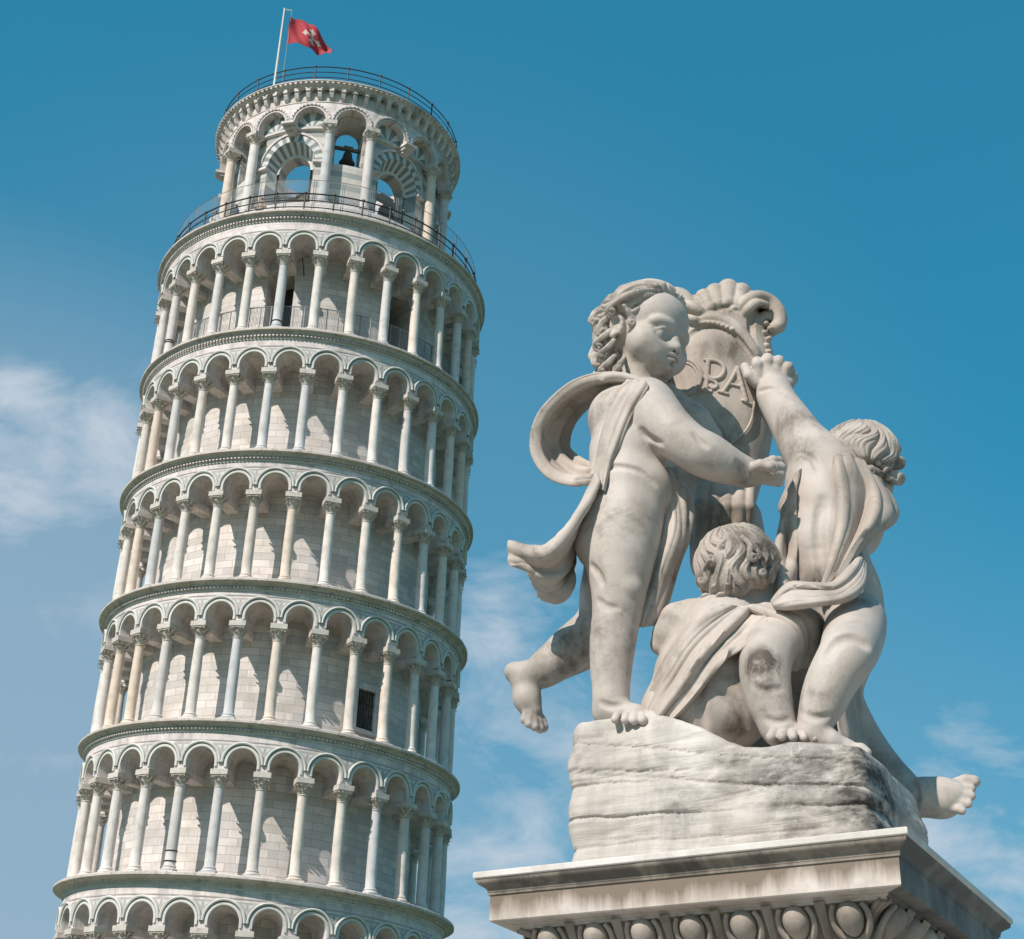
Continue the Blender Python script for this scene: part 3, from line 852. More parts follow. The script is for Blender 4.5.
def statue_stone(name, base, alt, stain, amt, scale=6.0, unit=1.0, streak=0.0, strata=0.0, drip=None, mottle=1.0, stainvs=(1, 1, .55)):
    m, N, L, b = mat(name)
    tcn = N.new('ShaderNodeTexCoord'); v = tcn.outputs['Object']
    um = N.new('ShaderNodeMapping'); um.inputs['Scale'].default_value = (unit,) * 3; L.new(v, um.inputs[0]); v = um.outputs[0]
    lt, dk = tuple(min(.80, q * (1 + .20 * mottle)) for q in base), tuple(q * (1 - .26 * mottle) for q in alt)
    c = ramp(N, L, noise(N, L, v, scale * .5, 10, .66, .5, (1, 1, .6)), [(.30, dk), (.46, alt), (.56, base), (.70, lt)])
    c = mixc(N, L, ramp(N, L, noise(N, L, v, scale * 1.3, 9, .70, .3), [(.55, (0, 0, 0)), (.75, (.55 * mottle,) * 3)]), c, tuple(q * f for q, f in zip(alt, (.60, .64, .66))))
    d = ramp(N, L, noise(N, L, v, scale * .55, 10, .7, .4), [(.50, (0, 0, 0)), (.66, (1, 1, 1))])
    f = ramp(N, L, noise(N, L, v, scale * 4, 8, .75), [(.42, (.25, .25, .25)), (.62, (1, 1, 1))])
    mm = N.new('ShaderNodeMath'); mm.operation = 'MULTIPLY'; L.new(d, mm.inputs[0]); L.new(f, mm.inputs[1])
    m2 = N.new('ShaderNodeMath'); m2.operation = 'MULTIPLY'; m2.inputs[1].default_value = amt; L.new(mm.outputs[0], m2.inputs[0])
    c = mixc(N, L, m2.outputs[0], c, stain)
    if streak > 0:
        s1 = ramp(N, L, noise(N, L, v, scale * 1.6, 8, .65, .2, (1, 1, .16)), [(.50, (0, 0, 0)), (.64, (1, 1, 1))])
        m3 = N.new('ShaderNodeMath'); m3.operation = 'MULTIPLY'; m3.inputs[1].default_value = streak; L.new(s1, m3.inputs[0])
        c = mixc(N, L, m3.outputs[0], c, (.10, .085, .065))
    sp = ramp(N, L, noise(N, L, v, scale * 9, 3, .5), [(.70, (0, 0, 0)), (.76, (1, 1, 1))])
    m4 = N.new('ShaderNodeMath'); m4.operation = 'MULTIPLY'; m4.inputs[1].default_value = .35; L.new(sp, m4.inputs[0])
    c = mixc(N, L, m4.outputs[0], c, (.2, .18, .15))
    if drip:                                                # runs of dirt that hang from the upper edge of the band
        sx = N.new('ShaderNodeSeparateXYZ'); L.new(v, sx.inputs[0])
        hm = N.new('ShaderNodeMapRange'); L.new(sx.outputs[2], hm.inputs[0]); hm.inputs[1].default_value = drip[0]; hm.inputs[2].default_value = drip[1]; hm.inputs[3].default_value = -.20; hm.inputs[4].default_value = .22
        ad = N.new('ShaderNodeMath'); ad.operation = 'ADD'; L.new(noise(N, L, v, 7, 9, .7, .15, (1, 1, .10)), ad.inputs[0]); L.new(hm.outputs[0], ad.inputs[1])
        a2 = N.new('ShaderNodeMath'); a2.operation = 'ADD'; L.new(ad.outputs[0], a2.inputs[0])
        n3 = N.new('ShaderNodeMath'); n3.operation = 'MULTIPLY'; n3.inputs[1].default_value = .5; L.new(noise(N, L, v, 1.5, 3), n3.inputs[0]); L.new(n3.outputs[0], a2.inputs[1])
        c = mixc(N, L, ramp(N, L, a2.outputs[0], [(.62, (0, 0, 0)), (.88, (.92, .92, .92))]), c, (.17, .125, .09))
    at = N.new('ShaderNodeAttribute'); at.attribute_name = 'stain'          # weather stains, plus the lower shield's shadow, laid on particular places
    sg_ = ramp(N, L, noise(N, L, v, scale * 2.2, 9, .72, .3, stainvs), [(.36, (0, 0, 0)), (.60, (1, 1, 1))])
    m5 = N.new('ShaderNodeMath'); m5.operation = 'MULTIPLY'; m5.use_clamp = True; L.new(sg_, m5.inputs[0]); L.new(at.outputs['Fac'], m5.inputs[1])
    c = mixc(N, L, m5.outputs[0], c, tuple(q * .62 for q in stain))
    L.new(c, b.inputs['Base Color']); b.inputs['Roughness'].default_value = .62
    b.inputs['Specular IOR Level'].default_value = .3
    vo = N.new('ShaderNodeTexVoronoi'); vo.inputs['Scale'].default_value = scale * 16; L.new(v, vo.inputs['Vector'])
    pit = ramp(N, L, vo.outputs['Distance'], [(.06, (0, 0, 0)), (.22, (1, 1, 1))])
    n1_ = bump(N, L, b, pit, .16, .002)
    n1_ = bump(N, L, b, noise(N, L, v, scale * 14, 8, .75), .42, .003, n1_)
    n1_ = bump(N, L, b, noise(N, L, v, scale * 3, 5, .6), .2, .006, n1_)
    if strata: bump(N, L, b, noise(N, L, v, scale * 1.6, 8, .62, .5, (.22, .22, 2.6)), strata, .03, n1_)
    return m


M['plinth'] = statue_stone('weathered_plinth_marble', (.54, .455, .40), (.60, .53, .48), (.15, .115, .085), .85, 5, streak=.8)
M['plinth_clean'] = statue_stone('plinth_marble', (.55, .475, .425), (.49, .42, .37), (.20, .15, .11), .6, 5)
ped = bpy.data.objects.new('pedestal', None); COL.objects.link(ped)
ped.location = (*(SA + ea * LA / 2 + eb * LB / 2), 0)
tag(ped, 'square marble pedestal with a stained cornice and egg and dart band under the statue', 'pedestal')
PC = np.array(ped.location)


def sweep(prof, m=0, sub=24, painted_shade=False):
    """carry a (inset, z) profile round the rectangle with mitred corners"""
    mb = MB(); P = []
    cor = []
    for (o, z) in prof:
        c = [SA + ea * o + eb * o, SA + ea * (LA - o) + eb * o, SA + ea * (LA - o) + eb * (LB - o), SA + ea * o + eb * (LB - o)]
        row = []
        for i in range(4):
            for k in range(sub): row.append((*(c[i] * (1 - k / sub) + c[(i + 1) % 4] * k / sub), z))
        P.append(row)
    P = np.array(P) - PC
    mi = m
    if painted_shade: mi = [1 if j >= 3 * sub else 0 for i in range(len(prof) - 1) for j in range(4 * sub)]  # last side, which lies in shade, gets the darker painted slot
    mb.grid(P, mi, closev=True, flip=False)
    return mb


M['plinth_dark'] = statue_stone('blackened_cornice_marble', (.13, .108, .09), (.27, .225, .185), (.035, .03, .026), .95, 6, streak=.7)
cy = [(.008 + .034 * (k - math.sin(2 * math.pi * k) / (2 * math.pi)), ZT - .030 - .040 * k) for k in np.linspace(0, 1, 9)]
top = [(LA / 2.2, ZT - .0005), (.004, ZT), (0, ZT - .004), (0, ZT - .022), (.003, ZT - .025), (.008, ZT - .026)]
M['lip'] = statue_stone('pale_lip_marble', (.66, .605, .565), (.60, .54, .49), (.2, .16, .12), .5, 6, mottle=.6)  # lip in a paler tone than the bands below it
sweep(top).build('cornice_lip', M['lip'], ped, None, 30)
M['painted_shade'] = statue_stone('painted_shade_streaked_marble', (.20, .18, .16), (.13, .12, .11), (.04, .038, .035), .8, 5, streak=.5)  # shaded side's darkness put into the colour, along with real dark streaks
sweep([(.0075, ZT - .0255)] + cy + [(.044, ZT - .072), (.044, ZT - .080), (.050, ZT - .082)], painted_shade=True).build('cornice_moulding', [M['plinth_dark'], M['painted_shade']], ped, None, 30)
DZ = .082
M['fascia'] = statue_stone('stained_fascia_marble', (.58, .50, .45), (.52, .44, .38), (.17, .13, .10), .6, 5, drip=(ZT - DZ - .095, ZT - DZ))
mb = sweep([(.050, ZT - DZ + .001), (.050, ZT - DZ - .090), (.054, ZT - DZ - .094), (.112, ZT - DZ - .096), (.113, ZT - DZ - .102), (.122, ZT - DZ - .106), (.122, ZT - DZ - .114)], painted_shade=True)
mb.build('fascia', [M['fascia'], M['painted_shade']], ped, None, 30)
z9 = ZT - DZ - .114; IN = .056
ov = [(.187 - IN + .105 * math.sin(a), z9 - .002 - .118 * (1 - math.cos(a))) for a in np.linspace(0, math.pi / 2, 8)]
mb = sweep([(.178 - IN, z9 + .001)] + ov + [(.294 - IN, z9 - .127), (.312 - IN, z9 - .130), (.312 - IN, z9 - .152)])
M['ovolo'] = statue_stone('weathered_ovolo_marble', (.36, .30, .255), (.30, .25, .21), (.10, .08, .065), .75, 6)
mb.build('ovolo', M['ovolo'], ped, None, 30)
mb = sweep([(q - IN, z) for q, z in [(.304, z9 - .149), (.304, z9 - .214), (.327, z9 - .219), (.327, z9 - .264), (.352, z9 - .284), (.352, .62), (.28, .58), (.26, .46), (.26, .30), (.12, .28), (.12, 0)]])
mb.build('die', M['plinth_clean'], ped, None, 30)
# eggs and darts on the quarter round
egg = MB()
def add_egg(mb, c, t, o):
    """c centre on the moulding, t along, o outward-down normal"""
    up_ = np.cross(t, o); up_ = up_ if up_[2] > 0 else -up_
    uu = np.linspace(0, math.pi, 13); vv = np.linspace(0, 2 * math.pi, 18, endpoint=False)
    def shape(ru, rt, ro, off, narrow=.16):
        P = np.zeros((13, 18, 3))
        for i, a in enumerate(uu):
            for j, b_ in enumerate(vv):
                k = math.cos(a); w = math.sin(a) * (1 + narrow * k)
                P[i, j] = c + off + up_ * (ru * k) + t * (rt * w * math.cos(b_)) + o * (ro * w * math.sin(b_))
        mb.grid(P, 0, closev=True)
    shape(.062, .045, .044, o * .004 + up_ * .012)
    # shell round the egg, open at the top
    pts = []; rr = []
    for a in np.linspace(-2.35, 2.35, 21) - math.pi / 2:
        pts.append(c + t * (.063 * math.cos(a) * (1.0 + .08 * math.sin(a))) + up_ * (.077 * math.sin(a) + .012) + o * .004); rr.append(.011 - .003 * math.sin(a))
    mb.tube(pts, rr, 7)


def add_dart(mb, c, t, o):
    up_ = np.cross(t, o); up_ = up_ if up_[2] > 0 else -up_
    a = [c + up_ * .085 + t * .020, c + up_ * .085 - t * .020, c - up_ * .03 - t * .012, c - up_ * .088, c - up_ * .03 + t * .012, c + up_ * .085 + o * .022, c - up_ * .04 + o * .024]
    mb.add(a, [(1, 2, 6, 5), (2, 3, 6), (3, 4, 6), (4, 0, 5, 6), (0, 1, 5)])


zE, oE = z9 - .056, .218 - IN
def side(c0, t, inn, Ln, n):
    nn = np.array([-inn[0], -inn[1], 0]) * .80 + np.array([0, 0, -.60]); t3 = np.array([t[0], t[1], 0])
    usable = Ln - 2 * oE
    for i in range(n):
        s_ = oE + usable * (i + .5) / n
        p = np.array([*(c0 + t * s_ + inn * oE), zE]) - PC
        if 0 < i + 1 <= n: add_egg(egg, p, t3, nn)
    for i in range(1, n):
        s_ = oE + usable * i / n
        add_dart(egg, np.array([*(c0 + t * s_ + inn * oE), zE]) - PC + nn * .004, t3, nn)


nA = 7; nB = 6
side(SA, ea, eb, LA, nA); side(SA, eb, ea, LB, nB)
side(SA + eb * LB, ea, -eb, LA, nA); side(SA + ea * LA, eb, -ea, LB, nB)
for (c0, a, b_) in ((SA, ea, eb), (SA + ea * LA, -ea, eb), (SA + eb * LB, ea, -eb), (SA + ea * LA + eb * LB, -ea, -eb)):     # a dart folds over each corner
    dg = np.array([*(-(a + b_) / math.sqrt(2)), 0]); up0 = np.array([0, 0, 1.0]); tt3 = np.cross(up0, dg)
    for (ofs, w) in ((-.020, .010), (0, .014), (.020, .010)):
        pts = []
        for q in np.linspace(.05, math.pi / 2 - .08, 9):
            ins = .187 - IN + .105 * math.sin(q); z = z9 - .002 - .118 * (1 - math.cos(q))
            pts.append(np.array([*(c0 + (a + b_) * ins), z]) - PC + dg * .008 + tt3 * ofs * (1 - .6 * q))
        egg.tube(pts, [w * .6, w, w, w, w, w, w * .9, w * .7, w * .4], 8)
M['egg'] = statue_stone('weathered_egg_marble', (.40, .335, .285), (.34, .28, .235), (.12, .095, .075), .75, 6)
egg.build('egg_and_dart', M['egg'], ped, None, 50)
# ------------------------------------------------------------------ sculpting tools
# Statue space: x to the right, y away, z up, one unit = 4 mm, measured from the eye level of the viewer.
UN = .004
F2 = np.array([cam_fwd[0], cam_fwd[1], 0]); F2 /= np.linalg.norm(F2)
R2 = np.array([F2[1], -F2[0], 0]); UPV = np.array([0, 0, 1.0])
BAS = np.stack([R2, F2, UPV])                               # world -> statue axes
D0 = 5.6
ORG = cam_pos + F2 * D0
STM = Matrix(((R2[0] * UN, F2[0] * UN, 0, ORG[0]), (R2[1] * UN, F2[1] * UN, 0, ORG[1]), (0, 0, UN, ORG[2]), (0, 0, 0, 1)))


def P(px, py, d):
    """statue-space point seen in that direction, d units behind the reference plane; 4th value = scale there"""
    v = cam_fwd + cam_right * (px - 512) / FOC + cam_up * (469.5 - py) / FOC
    w = v * ((D0 + d * UN) / (v @ F2))
    return np.array([*(BAS @ (w - F2 * D0) / UN), (w @ cam_fwd) / FOC / UN])


def toW(q): return ORG + (np.asarray(q)[..., :3] * UN) @ BAS
def toS(w): return (BAS @ (np.asarray(w) - ORG)) / UN


def fnoise(X, Y, Z, freq, seed, octs=4):
    r = np.random.RandomState(seed); o = 0.0; a = 1.0; t = 0
    for i in range(octs):
        for j in range(3):
            k = r.normal(size=3); k /= np.linalg.norm(k); k *= freq * 2 ** i * r.uniform(.7, 1.4)
            o = o + a * np.sin(X * k[0] + Y * k[1] + Z * k[2] + r.uniform(0, 6.28) + 1.3 * np.sin((X * k[2] - Y * k[0] + Z * k[1]) * .7 + r.uniform(0, 6)))
        t += a * 1.7; a *= .5
    return o / t


class Sculpt:
    """signed distance field on a grid; forms are added with soft joins and carved, then meshed in one piece"""
    def __init__(s, lo, hi, vox):
        s.lo = np.asarray(lo, float); s.vox = vox
        s.n = np.ceil((np.asarray(hi, float) - s.lo) / vox).astype(int) + 1
        s.f = np.full(s.n, 1e3, np.float32)
        s.dz = 0.0
        s.ax = [(s.lo[i] + vox * np.arange(s.n[i])).astype(np.float32) for i in range(3)]
    def sub(s, lo, hi):
        a = np.clip(np.floor((np.asarray(lo) - s.lo) / s.vox).astype(int), 0, s.n); b = np.clip(np.ceil((np.asarray(hi) - s.lo) / s.vox).astype(int) + 1, 0, s.n)
        if (b <= a).any(): return None
        sl = tuple(slice(a[i], b[i]) for i in range(3))
        return sl, s.ax[0][sl[0]][:, None, None], s.ax[1][sl[1]][None, :, None], s.ax[2][sl[2]][None, None, :]
    def comb(s, sl, d, k, mode):
        f = s.f[sl]
        if mode == 'u':
            h = np.maximum(k - np.abs(f - d), 0) / k if k > 0 else 0
            s.f[sl] = np.minimum(f, d) - h * h * k * .25
        elif mode == 's':
            h = np.maximum(k - np.abs(f + d), 0) / k if k > 0 else 0
            s.f[sl] = np.maximum(f, -d) + h * h * k * .25
    def cone(s, a, b, r1, r2, k=6, mode='u'):
        a, b = np.asarray(a)[:3], np.asarray(b)[:3]; r = max(r1, r2) + k + 2 * s.vox
        q = s.sub(np.minimum(a, b) - r, np.maximum(a, b) + r)
        if q is None: return
        sl, X, Y, Z = q; ba = b - a; L2 = float(ba @ ba) + 1e-6
        pa = (X - a[0], Y - a[1], Z - a[2])
        h = np.clip((pa[0] * ba[0] + pa[1] * ba[1] + pa[2] * ba[2]) / L2, 0, 1)
        d = np.sqrt((pa[0] - ba[0] * h) ** 2 + (pa[1] - ba[1] * h) ** 2 + (pa[2] - ba[2] * h) ** 2) - (r1 + (r2 - r1) * h)
        s.comb(sl, d.astype(np.float32), k, mode)
    def chain(s, pts, k=6, mode='u', smooth=0):
        """pts: (point, radius) list"""
        A = np.array([[*np.asarray(p)[:3], r] for p, r in pts])
        if smooth: A = catmull(A, smooth)
        for a, b in zip(A[:-1], A[1:]): s.cone(a, b, a[3], b[3], k, mode)
    def pchain(s, pts, k=6, mode='u', smooth=0):
        """pts: (px, py, d, radius in pixels)"""
        out_ = []
        for (x, y, d, r) in pts:
            q = P(x, y, d + s.dz); out_.append((q[:3], r * q[3]))
        s.chain(out_, k, mode, smooth)
    def ell(s, c, rad, rot=None, k=6, mode='u'):
        c = np.asarray(c, float)[:3]; rad = np.asarray(rad, float); R = rad.max() + k + 2 * s.vox
        q = s.sub(c - R, c + R)
        if q is None: return
        sl, X, Y, Z = q; x, y, z = X - c[0], Y - c[1], Z - c[2]
        if rot is not None:
            rot = np.asarray(rot, float)                    # columns are the ellipsoid's own axes
            x, y, z = (x * rot[0, 0] + y * rot[1, 0] + z * rot[2, 0], x * rot[0, 1] + y * rot[1, 1] + z * rot[2, 1], x * rot[0, 2] + y * rot[1, 2] + z * rot[2, 2])
        k0 = np.sqrt((x / rad[0]) ** 2 + (y / rad[1]) ** 2 + (z / rad[2]) ** 2); k1 = np.sqrt((x / rad[0] ** 2) ** 2 + (y / rad[1] ** 2) ** 2 + (z / rad[2] ** 2) ** 2) + 1e-6
        s.comb(sl, (k0 * (k0 - 1) / k1).astype(np.float32), k, mode)
    def pell(s, px, py, d, rx, ry, rz, k=8, mode='u', rot=None):
        q = P(px, py, d + s.dz); s.ell(q, np.array([rx, ry, rz]) * q[3], rot, k, mode)
    def crease(s, pts, r=2.2, depth=2.0, k=4):
        """a soft groove pressed into the surface along a line seen from the front"""
        q = []
        n_ = len(pts)
        for i, (x, y) in enumerate(catmull(np.array(pts, float), 4)):
            h = s.hit(x, y)
            if h is None: continue
            t = i / (4.0 * (n_ - 1)); q.append((P(x, y, h - r * 1.0 + depth * math.sin(math.pi * min(max(t, .04), .96)))[:3], r))
        if len(q) > 1: s.chain(q, k, 's')
    def hit(s, px, py, off=0.0, d0=-330, d1=330):
        """first point of the form met when looking in that direction, off units in front of it"""
        ds = np.arange(d0, d1, 1.0); v = cam_fwd + cam_right * (px - 512) / FOC + cam_up * (469.5 - py) / FOC
        W_ = v[None] * ((D0 + ds * UN) / (v @ F2))[:, None]; S_ = (W_ - F2 * D0) @ BAS.T / UN
        g = (S_ - s.lo) / s.vox; ok = ((g >= 0) & (g < s.n - 1.001)).all(1)
        val = np.full(len(ds), 1e3); q = g[ok]; i0 = np.floor(q).astype(int); fr = q - i0; acc = 0.0
        for c in range(8):
            o = np.array([c >> 2 & 1, c >> 1 & 1, c & 1]); w = np.where(o, fr, 1 - fr).prod(1); k = i0 + o
            acc = acc + w * np.minimum(s.f[k[:, 0], k[:, 1], k[:, 2]], 50)
        val[ok] = acc
        h = np.nonzero(val < off)[0]
        if len(h) == 0: return None
        h = h[0]
        if h == 0 or val[h - 1] > 49: return float(ds[h])
        return float(ds[h - 1] + (val[h - 1] - off) / (val[h - 1] - val[h] + 1e-9) * (ds[h] - ds[h - 1]))
    def nets(s):
        f = s.f; sg = f < 0
        c = [sg[i:s.n[0] - 1 + i, j:s.n[1] - 1 + j, k:s.n[2] - 1 + k] for i in (0, 1) for j in (0, 1) for k in (0, 1)]
        anyv = np.zeros_like(c[0]); allv = np.ones_like(c[0])
        for q in c: anyv |= q; allv &= q
        act = anyv & ~allv
        I = np.argwhere(act); vid = np.full(act.shape, -1, np.int32); vid[act] = np.arange(len(I))
        acc = np.zeros((len(I), 3)); cnt = np.zeros(len(I))
        for axis in range(3):
            for u in (0, 1):
                for w in (0, 1):
                    o = np.zeros(3, int); oth = [q for q in range(3) if q != axis]; o[oth[0]] = u; o[oth[1]] = w
                    A = I + o; B = A.copy(); B[:, axis] += 1
                    fa = f[A[:, 0], A[:, 1], A[:, 2]]; fb = f[B[:, 0], B[:, 1], B[:, 2]]
                    m_ = (fa < 0) != (fb < 0)
                    t = fa[m_] / (fa[m_] - fb[m_])
                    p = A[m_].astype(float); p[:, axis] += t
                    acc[m_] += p; cnt[m_] += 1
        V = acc / np.maximum(cnt, 1)[:, None] * s.vox + s.lo
        Q = []
        for axis in range(3):
            a, b = [q for q in range(3) if q != axis]
            lo_ = [slice(1, s.n[q] - 1) for q in range(3)]; lo_[axis] = slice(0, s.n[axis] - 1)
            hi_ = list(lo_); hi_[axis] = slice(1, s.n[axis])
            A = sg[tuple(lo_)]; B = sg[tuple(hi_)]
            for flip, m_ in ((0, A & ~B), (1, B & ~A)):
                J = np.argwhere(m_) + [q.start for q in lo_]
                if len(J) == 0: continue
                def at(da, db):
                    K = J.copy(); K[:, a] += da; K[:, b] += db; return vid[K[:, 0], K[:, 1], K[:, 2]]
                q = np.stack([at(-1, -1), at(0, -1), at(0, 0), at(-1, 0)], -1)
                if (axis == 1) != bool(flip): q = q[:, ::-1]
                Q.append(q)
        return V, np.concatenate(Q)
    def build(s, name, material, parent, relax=1, stain_shade_spots=()):
        V, Q = s.nets()
        for _ in range(relax):
            acc = np.zeros_like(V); cnt = np.zeros(len(V))
            for i in range(4):
                for j in (1, 3):
                    np.add.at(acc, Q[:, i], V[Q[:, (i + j) % 4]]); np.add.at(cnt, Q[:, i], 1)
            V = V * .5 + .5 * acc / np.maximum(cnt, 1)[:, None]
        me = bpy.data.meshes.new(name)
        me.vertices.add(len(V)); me.vertices.foreach_set('co', V.astype(np.float32).ravel())
        me.loops.add(len(Q) * 4); me.loops.foreach_set('vertex_index', Q.astype(np.int32).ravel())
        me.polygons.add(len(Q)); me.polygons.foreach_set('loop_start', np.arange(0, len(Q) * 4, 4, dtype=np.int32)); me.polygons.foreach_set('loop_total', np.full(len(Q), 4, np.int32))
        me.polygons.foreach_set('use_smooth', np.ones(len(Q), dtype=bool))
        me.materials.append(material); me.update(calc_edges=True); me.validate()
        if len(stain_shade_spots):
            w = np.zeros(len(V))
            for (x, y, rad, k) in stain_shade_spots:
                h = s.hit(x, y); q = P(x, y, h if h is not None else 0)[:3]
                w = np.maximum(w, k * np.exp(-(((V - q) ** 2).sum(1) / rad ** 2) ** 1.5))
            me.attributes.new('stain', 'FLOAT', 'POINT').data.foreach_set('value', w.astype(np.float32))
        return link(name, me, parent)


def catmull(A, n):
    A = np.asarray(A, float); k = len(A)
    E_ = np.vstack([2 * A[0] - A[1], A, 2 * A[-1] - A[-2]])
    out_ = []
    for i in range(k - 1):
        p0, p1, p2, p3 = E_[i:i + 4]
        for t in np.linspace(0, 1, n, endpoint=False):
            out_.append(.5 * (2 * p1 + (p2 - p0) * t + (2 * p0 - 5 * p1 + 4 * p2 - p3) * t * t + (3 * p1 - p0 - 3 * p2 + p3) * t ** 3))
    out_.append(A[-1])
    return np.array(out_)


def cloth(name, rails, parent, material, thick=5, nu=8, nv=8, folds=(), seed=1, body=None, edge=.30, dz=0.0, rough=0.0):
    """cloth laid through rails of (px, py, d); d may be ('on', k): k units in front of the body there"""
    G = []
    for r in rails:
        row = []
        for (x, y, d) in r:
            if isinstance(d, tuple):
                h = body.hit(x, y); h = d[2] + dz if h is None else h
                d = h - d[1]
            else: d = d + dz
            row.append(P(x, y, d)[:3])
        G.append(row)
    G = np.array(G)
    G = np.stack([catmull(G[i], nv) for i in range(len(G))])
    G = np.stack([catmull(G[:, j], nu) for j in range(G.shape[1])], 1)
    nU, nV = G.shape[:2]
    def normals(G):
        du = np.gradient(G, axis=0); dv = np.gradient(G, axis=1); n_ = np.cross(du, dv); return n_ / (np.linalg.norm(n_, axis=2)[..., None] + 1e-9)
    N_ = normals(G)
    u = np.linspace(0, 1, nU)[:, None]; v = np.linspace(0, 1, nV)[None]
    disp = np.zeros((nU, nV))
    for (amp, fr, ph, sk) in folds:
        s_ = np.abs(np.sin(np.pi * (fr * u + sk * v) + ph + .5 * np.sin(3 * v + ph) + .35 * np.sin(7 * u + ph))) ** .85; disp += amp * (2.0 * s_ - 1.25) * np.minimum(1, 4 * v * 1.0 + .2)
    disp += .5 * fnoise(G[..., 0], G[..., 1], G[..., 2], .06, seed, 3) + rough * fnoise(G[..., 0], G[..., 1], G[..., 2], .028, seed + 50, 2)
    G = G + N_ * disp[..., None]; N_ = normals(G)
    th = thick * .5 * (edge + (1 - edge) * np.minimum(1, np.minimum(np.minimum(u, 1 - u) * 8, np.minimum(v, 1 - v) * 8)) ** .5)
    mb = MB()
    T_ = G + N_ * th[..., None]; B_ = G - N_ * th[..., None]
    k = nU * nV
    mb.grid(T_); mb.grid(B_, flip=True)
    ring_ = [(i, 0) for i in range(nU)] + [(nU - 1, j) for j in range(1, nV)] + [(i, nV - 1) for i in range(nU - 2, -1, -1)] + [(0, j) for j in range(nV - 2, 0, -1)]
    ids = [i * nV + j for i, j in ring_]
    for a, b_ in zip(ids, ids[1:] + ids[:1]): mb.f.append((b_, a, k + a, k + b_)); mb.m.append(0)
    return mb.build(name, material, parent, None, 70)


def frame(fwd, up=(0, 0, 1)):
    f_ = np.asarray(fwd, float); f_ /= np.linalg.norm(f_); x = np.cross(f_, up); x /= np.linalg.norm(x); z = np.cross(x, f_)
    return np.stack([x, f_, z], 1)                          # columns: right of the face, forward, up


